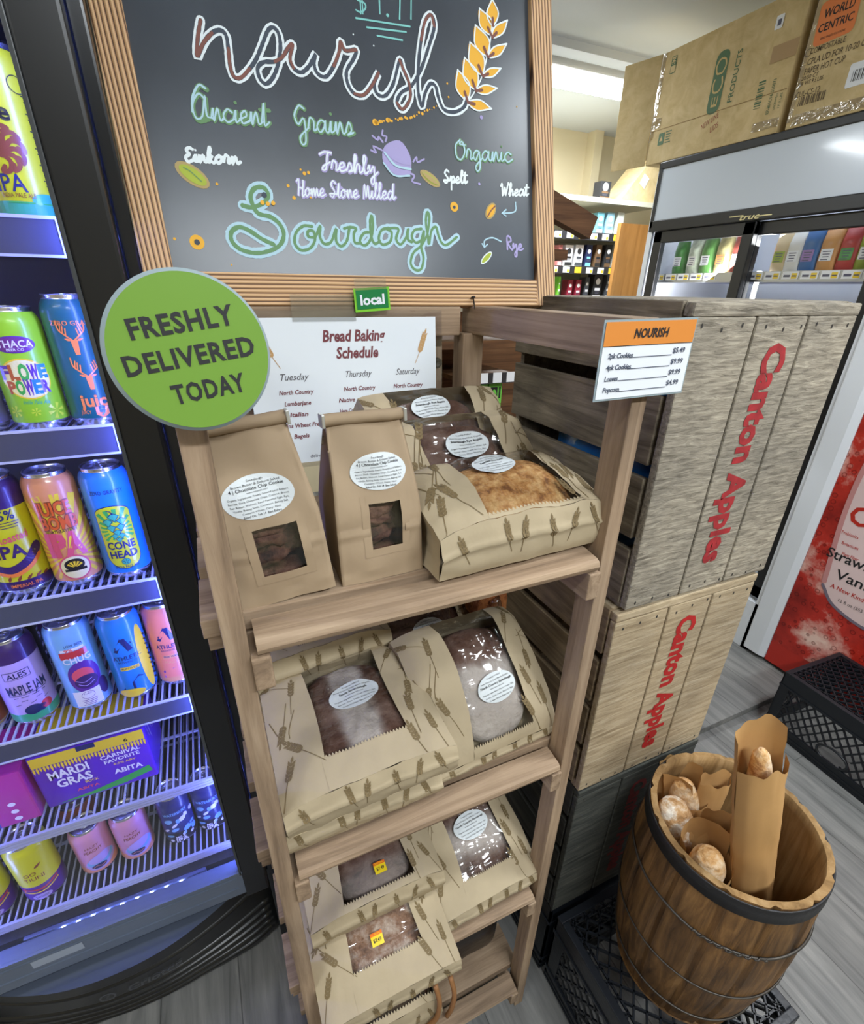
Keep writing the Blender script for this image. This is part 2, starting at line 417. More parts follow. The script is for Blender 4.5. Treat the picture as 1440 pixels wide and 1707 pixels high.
for (p, L), lb in zip(FIXT, lab):
    t = thing('ceiling_light', lb, 'ceiling light', (p[0], p[1], CEIL - .1), group=None)
    MB(FXW).box(-L / 2, L / 2, -.13, .13, .045, .1, .008).build('housing', t)
    d = MB(TUBE)
    d.grid(lambda u, v: ((u - .5) * (L - .04), .1 * math.cos(PI * (1 - v)), .045 - .04 * math.sin(PI * v)), 2, 10)
    d.build('diffuser', t)
    MB(FXW).box(-L / 2 - .004, -L / 2 + .02, -.12, .12, .0, .05).box(L / 2 - .02, L / 2 + .004, -.12, .12, .0, .05).build('end_cap', t)

# ------------------------------------------------------------------ wooden bread rack
RX0, RX1, RY0, RY1 = -.027, .456, .419, .79
rack = thing('bread_rack', 'narrow reddish-brown wooden bread rack with four shelves beside the beer cooler', 'rack', (0, 0, 0))
for x0 in (RX0, RX1 - .022):
    MB(RACKZ).box(x0, x0 + .022, RY0, RY0 + .036, 0, 1.516, .0015).build('front_post', rack)
for x0 in (RX0, .391):
    MB(RACKZ).box(x0, x0 + .037, .752, .788, 0, 1.516, .002).build('rear_post', rack)
for x0 in (RX0 - .004, .406):
    MB(RACKY).box(x0, x0 + .042, .414, .79, 1.515, 1.556, .003).build('side_rail', rack)
MB(RACKX).box(RX0 + .04, .387, .756, .79, 1.513, 1.5555, .003).build('back_beam', rack)
MB(RACKZ).box(.335, .372, .79, .815, .5, 1.513, .002).build('back_slat', rack)
MB(RACKZ).box(-.02, .017, .79, .815, .5, 1.513, .002).build('back_slat', rack)
sc = MB(BLK); sc.lathe([(0, -.002), (.0085, -.002), (.0085, .002), (.003, .003), (.0028, .0005), (0, .0005)], 16)
o = sc.build('screw', rack); o.location = (.362, .789, 1.468); o.rotation_euler = (PI / 2, 0, 0)
MB(RACKX).box(RX0 + .04, .389, .757, .787, 1.372, 1.425, .004).build('back_rail', rack)
BEAMZ = [1.253, .868, .483, .098]
for zb in BEAMZ:
    for x0 in (-.0055, .410):
        MB(RACKY).box(x0, x0 + .019, .409, .775, zb - .04, zb, .002).build('side_beam', rack)
    # front nosing: a squared bar with a rounded front lip
    prof = [(.448, 0), (.416, 0), (.411, .004), (.409, .010), (.411, .016), (.416, .019), (.440, .022), (.448, .022)]
    r = MB(RACKX); n = len(prof)
    for a, b in ((.0015, .4235),):
        vs = [(a, y, zb + z) for y, z in prof] + [(b, y, zb + z) for y, z in prof]
        r.add(vs, [list(range(n)), [n + i for i in range(n)][::-1]] + [[(i + 1) % n, i, n + i, n + (i + 1) % n] for i in range(n)])
    r.build('front_rail', rack)
    for y0, y1 in ((.458, .545), (.572, .66), (.682, .749)):
        MB(RACKX).box(-.046, .452 if y1 < .6 else .47, y0, y1, zb + .003, zb + .025, .0015).build('shelf_board', rack)
    MB(RACKX).box(-.043, .398, .462, .495, zb - .016, zb + .003, .001).build('cleat', rack)
    MB(RACKX).box(-.043, .398, .60, .635, zb - .016, zb + .003, .001).build('cleat', rack)

# ------------------------------------------------------------------ chalkboard on the rack
TH = math.radians(13)
BO = Vector((-.046, .754, 1.5565)); BW, BH = .611, .74
def board_uv(px, py):
    """where the sight line meets the board face, in board coordinates"""
    nrm = Vector((0, -math.cos(TH), math.sin(TH))); d = ray(px, py)
    q = EYE + d * ((BO - EYE).dot(nrm) / d.dot(nrm)) - BO
    return (q.x, q.y * math.sin(TH) + q.z * math.cos(TH))
board = thing('chalkboard', 'large wood-framed chalkboard with cursive bread lettering above the bread rack', 'chalkboard', BO, (-TH, 0, 0))
SLATE = mat('chalkboard slate', (.050, .060, .075), .30, var=.25, vscale=6, spec=.5)
MB(SLATE).box(.03, BW - .03, .009, .016, .035, BH - .03).build('slate_panel', board)
FRZ, FRX = burnt_wood('burnt pine upright', 'Z'), burnt_wood('burnt pine crosspiece', 'X')
MB(FRZ).box(0, .034, 0, .022, .0, BH, .002).build('frame_stile', board)
MB(FRZ).box(BW - .036, BW, 0, .022, .0, BH, .002).build('frame_stile', board)
MB(FRX).box(.034, BW - .036, .0005, .022, 0, .040, .002).build('frame_rail', board)
MB(FRX).box(.034, BW - .036, .0005, .022, BH - .034, BH, .002).build('frame_rail', board)
CH = {k: mat('chalk ' + k, c, .9) for k, c in dict(white=srgb(226, 236, 240), ice=srgb(176, 208, 222), green=srgb(108, 146, 104),
      brown=srgb(128, 86, 78), yellow=srgb(232, 176, 66), lav=srgb(168, 160, 206), cyan=srgb(132, 200, 196), lime=srgb(168, 182, 74), tan=srgb(176, 156, 108), board=srgb(72, 80, 92)).items()}
art = MB()
def Z6(pts): return [board_uv(280 + x / 2.182, y / 2.182) for x, y in pts]
K6 = .00088 / 2.182
def chalk(pts, w, c, lv=1, sm=6, jit=.25, pre=False):
    P = pts if pre else Z6(pts)
    shp = ribbon(P, w * K6, sm, True, jit)
    art.add([(x, .0088 - .0003 * lv - 3e-7 * i, y) for i, (x, y) in enumerate(shp[0])], shp[1], art.slot(CH[c]))
def fill(pts, c, lv=1, sm=4):
    P = smooth(Z6(pts), sm, True); art.put(poly(P), lambda x, y: (x, .0088 - .0003 * lv, y), CH[c])
def dot(x, y, r, c, lv=1, r2=None, rot=0):
    u, v = Z6([(x, y)])[0]; art.put(ell(u, v, r * K6 * .82, (r2 or r) * K6 * .82, 18, rot, 1), lambda x, y: (x, .0088 - .0003 * lv, y), CH[c])
nour = [
 [(118, 55), (108, 115), (105, 188), (128, 140), (160, 102), (190, 92), (211, 110), (220, 160), (227, 225), (242, 264), (268, 266), (298, 235), (322, 200), (345, 145), (365, 95), (385, 82), (405, 105), (412, 155), (404, 215), (385, 265), (360, 290), (337, 272), (328, 232), (350, 210), (392, 208), (420, 190), (445, 150), (457, 148), (447, 195), (460, 232), (490, 248), (520, 222), (541, 182), (535, 215), (548, 252), (580, 264), (608, 225), (628, 172), (633, 135), (650, 168), (690, 166), (680, 200), (655, 245), (660, 292), (685, 328), (718, 332), (748, 298), (772, 252), (757, 292), (767, 328), (797, 335), (826, 292), (850, 205), (862, 235), (885, 292), (888, 345), (862, 385), (840, 362), (855, 325), (892, 300), (925, 245), (955, 160), (977, 80), (965, 38), (943, 62), (929, 130), (919, 220), (917, 310), (931, 375), (942, 330), (962, 292), (982, 302), (992, 342), (1012, 386), (1050, 396), (1085, 378), (1096, 350)]]
for p in nour:
    chalk(p, 25, 'white', 1, 6, .12); chalk(p, 11, 'board', 2, 6, .3)
for a, b in ((0, 5), (7, 12), (24, 30), (36, 41), (44, 48), (52, 58), (62, 66)): chalk(nour[0][a:b], 9, 'brown', 3)
# wheat ear
chalk([(1098, 358), (1120, 330), (1150, 270), (1170, 195), (1185, 120), (1190, 60)], 5, 'white', 1)
for (tx, ty, bx, by) in [(1063, 240, 1098, 352), (1088, 195, 1128, 312), (1108, 138, 1152, 258), (1128, 75, 1172, 190), (1143, 14, 1186, 112), (1190, -20, 1192, 78),
                         (1187, 384, 1100, 360), (1208, 308, 1130, 318), (1222, 235, 1156, 264), (1243, 145, 1176, 194), (1246, 58, 1190, 122)]:
    dx, dy = bx - tx, by - ty; nx, ny = -dy * .22, dx * .22; mx_, my_ = tx + dx * .55, ty + dy * .55
    q = [(tx, ty), (mx_ + nx, my_ + ny), (bx, by), (mx_ - nx, my_ - ny)]
    fill(q, 'yellow', 1, 5); chalk(q + [q[0]], 5, 'white', 2, 5)
    chalk([(bx, by), (bx - dx * .28, by - dy * .28)], 9, 'brown', 3, 0)
# price scrawl and its three strokes
for p, w in (([(690, 48), (888, 80)], 5), ([(730, 82), (874, 100)], 5), ([(768, 113), (860, 130)], 5), ([(775, -30), (778, 32)], 5), ([(852, -30), (850, 52)], 5), ([(893, -30), (892, 52)], 5),
             ([(690, 18), (706, 26), (724, 14), (722, -6), (696, -18)], 5), ([(705, -30), (708, 32)], 4), ([(712, -30), (715, 32)], 4)): chalk(p, w, 'cyan', 1, 3)
dot(806, 38, 6, 'cyan')
# running-hand letters for the smaller words: strokes on x-height 1
GL = {
 'a': ([(.85, .85), (.45, 1.0), (.05, .5), (.3, .02), (.7, .4), (.9, 1.0), (.85, .3), (1.05, .03), (1.3, .3)], 1.2),
 'c': ([(.85, .8), (.45, 1.0), (.05, .5), (.4, .0), (1.0, .3)], .95),
 'd': ([(.85, .85), (.45, 1.0), (.05, .5), (.3, .02), (.75, .5), (1.0, 2.0), (.88, .3), (1.05, .03), (1.3, .3)], 1.2),
 'e': ([(.0, .35), (.6, .6), (.55, 1.0), (.15, .7), (.25, .03), (.95, .3)], .9),
 'f': ([(0, .3), (.5, 1.2), (.55, 2.0), (.3, 1.8), (.3, -.8), (.55, -.9), (.5, 0), (.9, .3)], .85),
 'g': ([(.85, .85), (.45, 1.0), (.05, .5), (.3, .02), (.8, .8), (.8, -.7), (.45, -1.1), (.3, -.6), (1.2, .3)], 1.1),
 'h': ([(0, .3), (.45, 1.6), (.35, 2.0), (.2, 1.4), (.15, 0), (.5, .95), (.75, .8), (.75, .1), (1.1, .3)], 1.05),
 'i': ([(0, .3), (.25, 1.0), (.2, .1), (.6, .3)], .55),
 'k': ([(0, .3), (.45, 1.7), (.3, 2.0), (.15, 0), (.6, 1.0), (.3, .6), (.75, 0), (1.05, .3)], 1.0),
 'l': ([(0, .3), (.5, 1.6), (.35, 2.0), (.2, 1.2), (.3, .05), (.7, .3)], .65),
 'm': ([(0, .3), (.2, 1.0), (.2, 0), (.55, 1.0), (.7, 0), (1.05, 1.0), (1.2, .1), (1.55, .3)], 1.45),
 'n': ([(0, .3), (.2, 1.0), (.2, 0), (.6, 1.0), (.8, .1), (1.15, .3)], 1.05),
 'o': ([(.5, 1.0), (.08, .6), (.3, .0), (.75, .4), (.6, 1.0), (.75, .8), (1.1, .8)], 1.0),
 'p': ([(0, .5), (.25, 1.0), (.2, -1.1), (.3, .6), (.7, 1.0), (.8, .4), (.3, .1), (1.1, .2)], 1.05),
 'r': ([(0, .3), (.25, 1.1), (.6, .85), (.55, .1), (.9, .3)], .85),
 's': ([(0, .2), (.4, 1.05), (.6, .4), (.2, .02), (.8, .25)], .75),
 't': ([(0, .3), (.35, 1.8), (.25, .1), (.7, .3)], .6),
 'u': ([(0, .6), (.2, 1.0), (.2, .15), (.6, .2), (.75, 1.0), (.75, .15), (1.1, .3)], 1.05),
 'w': ([(0, .6), (.2, 1.0), (.2, .1), (.6, .8), (.65, .1), (1.05, 1.0), (1.3, .8)], 1.2),
 'y': ([(0, .6), (.2, 1.0), (.25, .3), (.7, .9), (.6, -.8), (.3, -1.0), (.3, -.5), (1.1, .3)], 1.0),
 'A': ([(1.1, 1.7), (.6, 2.0), (.0, 1.1), (.2, .1), (.8, .3), (1.2, 1.9), (1.2, .4), (1.7, .2)], 1.6),
 'G': ([(1.0, 1.8), (.5, 2.0), (0, 1.2), (.3, .5), (.9, 1.0), (.9, -.8), (.5, -1.1), (.4, -.5), (1.3, .3)], 1.25),
 'F': ([(-.1, 1.7), (.5, 2.0), (1.3, 1.9), (.8, 1.8), (.5, .2), (.1, .0), (.2, .4), (1.0, .9)], 1.1),
 'H': ([(0, 1.8), (.35, 2.0), (.25, 0), (.35, 1.0), (1.0, 1.0), (1.1, 2.0), (.95, 0), (1.3, .2)], 1.3),
 'S': ([(1.0, 1.7), (.6, 2.0), (.25, 1.5), (.8, .7), (.5, 0), (.0, .4), (1.1, .4)], 1.2),
 'O': ([(.7, 2.0), (.1, 1.4), (.15, .3), (.7, .0), (1.2, .8), (1.0, 1.8), (.6, 1.6), (1.3, 1.5)], 1.35),
 'E': ([(.9, 1.7), (.5, 1.9), (.15, 1.5), (.5, 1.05), (.05, .6), (.35, .0), (.95, .3)], 1.0),
 'W': ([(-.1, 1.6), (.15, 1.9), (.3, .1), (.7, 1.4), (.85, .1), (1.35, 2.0), (1.5, 1.7)], 1.5),
 'R': ([(.1, 0), (.25, 1.9), (.8, 1.9), (.9, 1.3), (.3, 1.0), (.9, 0), (1.2, .3)], 1.15),
 'M': ([(0, 0), (.25, 1.7), (.45, .2), (.8, 1.6), (.95, .1), (1.3, .3)], 1.25)}
def script(word, x, y, xh, ang, w1, c1, w2=0, c2=None, sx=1.0):
    """word starts at (x, y) in the drawing, x-height xh; rises with -ang"""
    cx = 0; ca, sa = math.cos(ang), math.sin(ang)
    for ch in word:
        if ch == ' ': cx += .8; continue
        g, adv = GL[ch]
        P = [(x + ((cx + gx) * sx * ca - gy * sa) * xh, y + (-(gy) * ca + (cx + gx) * sx * sa) * xh) for gx, gy in g]
        chalk(P, w1, c1, 1, 5, .3)
        if w2: chalk([(px - w1 * .12, py - w1 * .1) for px, py in P], w2, c2, 2, 5, .4)
        if ch == 'i' : dot(x + ((cx + .25) * sx * ca - 1.6 * sa) * xh, y - 1.6 * xh * ca + cx * sx * sa * xh, w1 * .45, c1)
        if ch == 't' :
            q = [(x + ((cx + k) * sx * ca - 1.25 * sa) * xh, y + (-1.25 * ca + (cx + k) * sx * sa) * xh) for k in (-.1, .75)]; chalk(q, w1 * .8, c1, 1, 0)
        cx += adv
script('Ancient', 95, 420, 48, .10, 13, 'green', 5, 'ice', .86)
script('Grains', 470, 462, 46, .10, 13, 'green', 5, 'ice', .82)
chalk([(140, 310), (112, 296), (92, 340), (92, 392), (112, 425), (146, 420)], 13, 'green', 1); chalk([(136, 306), (110, 294), (88, 340), (88, 392)], 6, 'ice', 2)
script('Einkorn', 62, 576, 28, .05, 9, 'white', 0, None, 1.1)
script('Freshly', 566, 608, 34, .10, 12, 'lav', 5, 'white', .95)
script('Home Stone Milled', 474, 704, 30, .04, 11, 'lav', 4, 'white', .74)
script('Organic', 1056, 570, 36, .06, 11, 'green', 5, 'ice', .82)
script('Spelt', 1012, 656, 24, .03, 7, 'white', 0, None, .8)
script('Wheat', 1222, 706, 24, -.02, 7, 'white', 0, None, .78)
script('Rye', 1243, 900, 24, .1, 7, 'lav', 0, None, .82)
# Sourdough, followed stroke by stroke
def ZS(pts): return [board_uv(370 + x / 3.4286, 290 + y / 3.4286) for x, y in pts]
sour = [[(120, 165), (175, 176), (240, 150), (268, 105), (240, 62), (190, 66), (166, 110), (180, 165), (212, 212), (282, 232), (335, 275), (358, 335), (335, 395), (270, 430), (190, 440), (110, 420), (60, 375), (55, 320), (100, 290), (160, 312), (230, 358), (300, 392)],
 [(520, 287), (470, 285), (428, 325), (422, 385), (457, 424), (510, 413), (538, 365), (528, 315), (498, 315), (500, 345), (540, 345), (568, 285), (566, 345), (592, 388), (632, 375), (660, 300), (660, 370), (690, 402), (722, 370), (736, 300)],
 [(705, 300), (740, 292), (775, 300), (762, 330), (768, 380), (795, 385)], [(862, 322), (822, 326), (797, 370), (822, 398), (855, 370), (872, 300), (866, 226), (856, 262), (864, 350), (885, 388), (912, 372)],
 [(962, 296), (922, 310), (906, 360), (930, 393), (972, 375), (980, 322), (955, 302), (1018, 302), (1006, 360), (1032, 392), (1064, 350), (1076, 300), (1073, 360), (1095, 378)],
 [(1152, 302), (1112, 310), (1097, 350), (1122, 382), (1160, 358), (1166, 312), (1150, 400), (1164, 470), (1150, 534), (1115, 538), (1090, 500), (1106, 440), (1150, 400), (1185, 340)],
 [(1185, 345), (1198, 240), (1186, 206), (1178, 262), (1190, 350), (1196, 388), (1210, 312), (1236, 292), (1250, 340), (1270, 384), (1300, 394), (1356, 350)]]
KS = 2.182 / 3.4286
for i, p in enumerate(sour):
    chalk(ZS(p), (50 if i == 0 else 42) * KS, 'ice', 1, 6, .12, True); chalk(ZS(p), (20 if i == 0 else 14) * KS, 'green', 2, 6, .25, True)
dot(352, 700, 10, 'board', 3); 
for x, y in ((345, 728), (365, 732), (385, 730)): dot(x, y, 8, 'yellow', 4)
# seeds, millstone, dots, arrows
dot(88, 625, 62, 'tan', 1, 32, -.55); dot(90, 626, 50, 'lime', 2, 23, -.55); chalk([(55, 598), (80, 612), (122, 650)], 3, 'green', 3)
dot(962, 640, 52, 'tan', 1, 22, -.5); dot(962, 640, 42, 'lime', 2, 14, -.5); dot(962, 640, 40, 'tan', 3, 10, -.5)
dot(1184, 760, 40, 'tan', 1, 24, .95); dot(1184, 760, 32, 'yellow', 2, 18, .95); chalk([(1172, 780), (1185, 758), (1200, 742)], 5, 'brown', 3)
dot(1168, 932, 40, 'white', 1, 15, .7); dot(1168, 932, 34, 'lime', 2, 10, .7)
dot(105, 873, 26, 'yellow'); dot(105, 873, 10, 'board', 2); dot(1050, 744, 20, 'yellow'); dot(1050, 746, 7, 'board', 2)
fill([(795, 520), (850, 500), (888, 555), (892, 610), (880, 632), (835, 625), (790, 580)], 'lav', 1); fill([(800, 520), (850, 505), (885, 555), (890, 590), (840, 580), (800, 545)], 'lav', 2)
chalk([(795, 545), (835, 592), (890, 606)], 7, 'ice', 3); chalk([(790, 582), (830, 628), (886, 630)], 6, 'ice', 3)
for p in ([(745, 535), (765, 545), (752, 520), (785, 535)], [(750, 482), (770, 498), (772, 485), (788, 505)], [(788, 462), (786, 480), (802, 485), (798, 502)], [(900, 578), (912, 560), (915, 580), (940, 568)], [(888, 620), (905, 630), (895, 650), (925, 660)]): chalk(p, 6, 'lav', 1, 3)
chalk([(1275, 728), (1272, 762), (1225, 768)], 5, 'ice', 1); chalk([(1240, 755), (1224, 768), (1240, 778)], 5, 'ice', 1, 0)
chalk([(1222, 872), (1190, 858), (1162, 868), (1160, 892)], 5, 'ice', 1); chalk([(1152, 880), (1160, 894), (1172, 882)], 5, 'ice', 1, 0)
for i in range(26):
    t = i / 25; dot(760 + 225 * t + random.uniform(-4, 4), 432 - 12 * t - 42 * t * t + random.uniform(-5, 5), random.uniform(3, 9) * (1.2 - .7 * t), 'yellow')
for x, y, r in ((760, 432, 12), (500, 620, 7), (515, 617, 6), (440, 665, 6), (462, 710, 7), (524, 700, 12), (486, 606, 4), (1025, 290, 4), (1030, 340, 4), (178, 658, 5), (232, 956, 3), (1280, 376, 3), (22, 860, 5)): dot(x, y, r, 'yellow')
dot(1142, 660, 6, 'lav'); dot(680, 108, 3, 'white'); dot(755, 150, 3, 'white'); dot(1150, 415, 8, 'lav')
art.build('chalk_drawing', board)
MI = (Matrix.Translation(BO) @ Matrix.Rotation(-TH, 4, 'X')).inverted()
for xx in (.07, .34):
    MB(BACKW).beam(Vector((xx + .046, .028, .52)), MI @ Vector((xx, 1.10, .012)), .025, .018).build('easel_leg', board)
# nail standing in the lower frame rail
n_ = MB(mat('rusty nail', (.05, .04, .035), .5, .6)); n_.lathe([(0, 0), (.0035, 0), (.0035, .0015), (.0012, .002), (.0009, .018), (0, .02)], 10)
o = n_.build('nail', board); o.location = (.452, -.003, .012); o.rotation_euler = (.2, PI, 0)

# ------------------------------------------------------------------ paper signs
def flat_thing(name, label, cat, o, ux, uy):
    """an upright thin sign: local x along ux, z along uy"""
    ux = Vector(ux).normalized(); uy = Vector(uy); uy = (uy - ux * uy.dot(ux)).normalized(); n = ux.cross(uy)
    t = thing(name, label, cat); M = Matrix((ux, -n, uy)).transposed().to_4x4(); M.translation = o; t.matrix_world = M
    return t
def onface(d): return lambda x, y: (x, -d, y)
# round green sign clipped to the left front post
c0 = at_y(318, 589, .403)
g = flat_thing('round_sign', 'round green laminated sign reading freshly delivered today on the left rack post', 'sign', c0, (1, .02, .075), (-.075, .1, 1))
LAM = mat('laminate edge', srgb(150, 165, 170), .15); GRN = mat('green sign paper', srgb(112, 152, 58), .32)
R_ = .0535
b = MB(LAM); b.lathe([(0, 0), (R_, 0), (R_, .0012), (0, .0012)], 64)
o = b.build('laminate', g); o.rotation_euler = (PI / 2, 0, 0)
p = MB(GRN); p.put(ell(.0006, 0, R_ - .0022, R_ - .0022, 64, 0, 2), onface(.0016), GRN); p.build('green_paper', g)
tx = MB(INK)
for s_, y, w_ in (('FRESHLY', .0205, .068), ('DELIVERED', -.0015, .086), ('TODAY', -.0245, .050)):
    tx.put(text(s_, .0125, w_, .03, spacing=1.1, cx=.0 if s_ != 'TODAY' else .006, cy=y, rot=.06), onface(.002), INK)
tx.build('lettering', g)
# price card on the right rail
pc = [at_y(x, y, .408) for x, y in ((991, 667), (1134, 652), (1010, 537))]
pw = (pc[1] - pc[0]).length; ph = (pc[2] - pc[0]).length
pr = flat_thing('price_card', 'white price card with orange header taped to the right rack post', 'sign', pc[0], pc[1] - pc[0], pc[2] - pc[0])
MB(mat('laminate edge', (0, 0, 0)), ).box(-.002, pw + .002, 0, .0008, -.002, ph + .002).build('laminate', pr)
a = MB(PAPER); a.put(rect(0, pw, 0, ph, 1, 1), onface(.0006), PAPER); a.build('card', pr)
ORG = mat('orange header', srgb(214, 134, 56), .5)
a = MB(ORG); a.put(rect(0, pw, ph * .70, ph, 1, 1), onface(.0010), ORG); a.put(rect(0, pw, ph * .692, ph * .70, 1, 1), onface(.0011), INK); a.build('header_band', pr)
a = MB(INK); a.put(text('NOURISH', .0086, .047, .035, .12, cx=pw * .5, cy=ph * .85), onface(.0014), INK)
GRYI = mat('grey ink', srgb(70, 78, 96), .6)
for i, (s_, c_) in enumerate((('2pk Cookies', '$5.49'), ('4pk Cookies', '$9.99'), ('Loaves', '$9.99'), ('Popcorn', '$4.99'))):
    y = ph * (.575 - .15 * i)
    a.put(text(s_, .0050, None, .02, .1, 'L', .008, y, spacing=.9), onface(.0012), GRYI)
    a.put(text(c_, .0052, .0175, .02, 0, 'R', pw * .93, y + .002), onface(.0012), GRYI)
    a.put(rect(.036 if i < 2 else .026, pw * .78, y - .003, y - .0022, 1, 1), onface(.0011), GRYI)
a.build('lettering', pr)
# little green "local" tag on the frame
lo = [at_y(x, y, .744) for x, y in ((593, 521), (651, 516.5), (588, 481))]
lw = (lo[1] - lo[0]).length; lh = (lo[2] - lo[0]).length
lt = flat_thing('local_tag', 'small green tag reading local on the chalkboard frame', 'tag', lo[0], lo[1] - lo[0], lo[2] - lo[0])
LIME = mat('lime tag border', srgb(122, 196, 48), .4); DGR = mat('dark green tag', srgb(0, 118, 58), .4)
MB(LIME).box(0, lw, 0, .0012, 0, lh).build('backing', lt)
a = MB(DGR); a.put(rect(.0028, lw - .0028, .0035, lh - .0028, 1, 1), onface(.0006), DGR); a.put(text('local', .0125, .036, .035, cx=lw / 2, cy=lh * .50), onface(.001), PAPER); a.build('lettering', lt)
TAPE = clear_film('clear tape', .16, .15, (.94, .95, .96), 0)
MB(TAPE).box(.002, lw - .004, -.0005, -.0002, lh - .006, lh + .012).build('tape', lt)
# bread baking schedule
sw = [at_y(x, y, .742) for x, y in ((428, 779), (727, 755), (735, 516))]
YS = .745
def sched_pt(px, py):
    nrm = Vector((0, -math.cos(.14), math.sin(.14))); d = ray(px, py); oo = Vector((0, .733, 1.335))
    return EYE + d * ((oo - EYE).dot(nrm) / d.dot(nrm))
br_, bl_ = sched_pt(727, 757), sched_pt(432, 781)
tr_ = at_y(736, 517, .749)
W_s = .296; H_s = .214
o_s = Vector((tr_.x - W_s, br_.y, tr_.z - H_s * math.cos(.14)))
oo_ = Vector((0, .733, 1.335)); o_s.y = oo_.y + (o_s.z - oo_.z) * math.tan(.14)
o_s = Vector((tr_.x - W_s, .734, tr_.z - H_s * math.cos(.07)))
sd = flat_thing('schedule_poster', 'laminated white bread baking schedule hanging below the chalkboard', 'poster', o_s, (1, 0, 0), (0, math.sin(.07), math.cos(.07)))
SHEET = mat('schedule paper', srgb(222, 228, 234), .25, coat=.6)
LAMC = clear_film('laminate margin', .10, .1, (.93, .93, .95), .25, 12)
MB(LAMC).box(-.004, W_s, 0, .0006, -.004, H_s).build('laminate', sd)
a = MB(SHEET); a.put(rect(.002, W_s - .011, .003, H_s - .009, 1, 1), onface(.0003), SHEET); a.build('sheet', sd)
RED = mat('maroon ink', srgb(112, 52, 58), .6); DK = mat('charcoal ink', srgb(72, 66, 72), .6); GLD = mat('gold ink', srgb(186, 146, 96), .6)
a = MB(INK); F_ = onface(.0007)
def sx(u): return u * (W_s - .01)
a.put(text('Bread Baking', .0150, .094, .03, .18, cx=sx(.545), cy=.181), F_, RED); a.put(text('Schedule', .0150, .064, .03, .18, cx=sx(.555), cy=.158), F_, RED)
for u, s_, L in ((.225, 'Tuesday', ['North Country', 'Lumberjane', 'Italian', 'Grains Wheat Free', 'Bagels']),
                 (.555, 'Thursday', ['North Country', 'Native or Beet It!', 'Here Comes The Sunflower', '100% Rye', 'Bagels']),
                 (.83, 'Saturday', ['North Country', 'Lumberjane', 'Ancient or Mexican', 'No Wonder Bread', 'Bagels'])):
    a.put(text(s_, .0090, .040, 0, .35, cx=sx(u), cy=.128), F_, DK)
    for i, q in enumerate(L): a.put(text(q, .0060, min(.068, .0040 * len(q) * .95), .025, .2, cx=sx(u), cy=.107 - i * .0158), F_, RED)
a.put(text('delivery usually happens by noon', .0048, .11, 0, cx=sx(.45), cy=.012), F_, DK)
for u, r, f in ((.13, .45, 1), (.9, -.35, -1)): a.put(xf(wheat(6, 1, .5), .026 * f, r, sx(u), .155, .034), F_, GLD)
a.build('lettering', sd)
MB(TAPE).box(.07, .16, -.0012, -.0008, H_s - .014, H_s + .02).build('tape', sd)
# ------------------------------------------------------------------ apple crates, stacked on end
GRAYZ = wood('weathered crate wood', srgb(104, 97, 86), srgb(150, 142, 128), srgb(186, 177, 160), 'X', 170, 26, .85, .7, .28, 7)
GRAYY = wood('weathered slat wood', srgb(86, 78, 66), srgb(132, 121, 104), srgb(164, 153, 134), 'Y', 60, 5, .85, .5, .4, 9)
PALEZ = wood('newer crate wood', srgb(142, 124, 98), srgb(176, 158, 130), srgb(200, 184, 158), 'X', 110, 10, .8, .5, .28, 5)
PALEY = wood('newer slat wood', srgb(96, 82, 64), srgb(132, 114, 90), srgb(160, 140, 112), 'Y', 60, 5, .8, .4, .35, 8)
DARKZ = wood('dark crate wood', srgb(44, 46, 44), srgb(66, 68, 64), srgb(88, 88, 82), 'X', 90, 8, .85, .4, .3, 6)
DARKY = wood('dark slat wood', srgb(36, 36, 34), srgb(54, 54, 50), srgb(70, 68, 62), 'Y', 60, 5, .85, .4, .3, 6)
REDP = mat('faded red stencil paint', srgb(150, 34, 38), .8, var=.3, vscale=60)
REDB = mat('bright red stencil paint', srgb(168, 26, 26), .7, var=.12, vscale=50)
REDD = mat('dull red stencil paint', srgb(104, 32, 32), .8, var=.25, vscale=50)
NAIL = mat('nail head', (.03, .028, .025), .6)
CW, CD = .333, .372
def crate(loc, h, mz, my, red, label, rz=0, word_m=1):
    t = thing('apple_crate', label, 'crate', loc, (0, 0, rz), 'stacked wooden apple crates')
    bw = [0, .118, .222, CW]
    for i in range(3):                                     # three front boards
        b = MB(mz).box(bw[i] + .0018, bw[i + 1] - .0026, .0, .013, .004, h - .018, .0025)
        for k in range(3):
            for z in (h - .030, .014): b.put(ell(bw[i] + .02 + k * .036, z + random.uniform(-.004, .004), .0018, .003, 10, 0, 1), onface(.0004), NAIL)
        b.build('front_board', t)
    MB(mz).box(.002, CW, .0, .016, h - .018, h - .002, .003).build('end_batten', t); MB(mz).box(.004, CW, .013, .026, .0, .02, .002).build('end_batten', t)
    MB(mz).box(.006, CW, .016, CD - .006, h - .016, h, .003).build('end_board', t)
    MB(mz).box(.006, CW, .016, CD - .006, 0, .014, .003).build('end_board', t)
    sh = (h - .052) / 4
    for sd_ in (0, 1):
        for k in range(4):
            z1 = h - .001 - k * (sh + .0150); x = 0 if sd_ == 0 else CW - .010
            jx = random.uniform(-.002, .002); y0 = random.uniform(.0, .006)
            MB(my).box(x + jx * .3, x + .010, y0 + .013, CD + random.uniform(-.006, .004), max(.001, z1 - sh + .004), z1, .0015).build('side_slat', t)
    MB(my).box(.012, CW - .012, CD - .016, CD - .004, .016, h - .02, .001).build('back_panel', t)
    le = MB(red); T = text('Canton Apples', .042 * word_m, .335 * h / .44, .045, spacing=1.02, cx=0, cy=0)
    cxm = (bw[1] + bw[2]) / 2
    le.put(T, lambda x, y: (cxm + .004 + y, -.0008, h * .505 - x), red); le.build('stencil_lettering', t)
    return t
SX, SY = .539, .4545
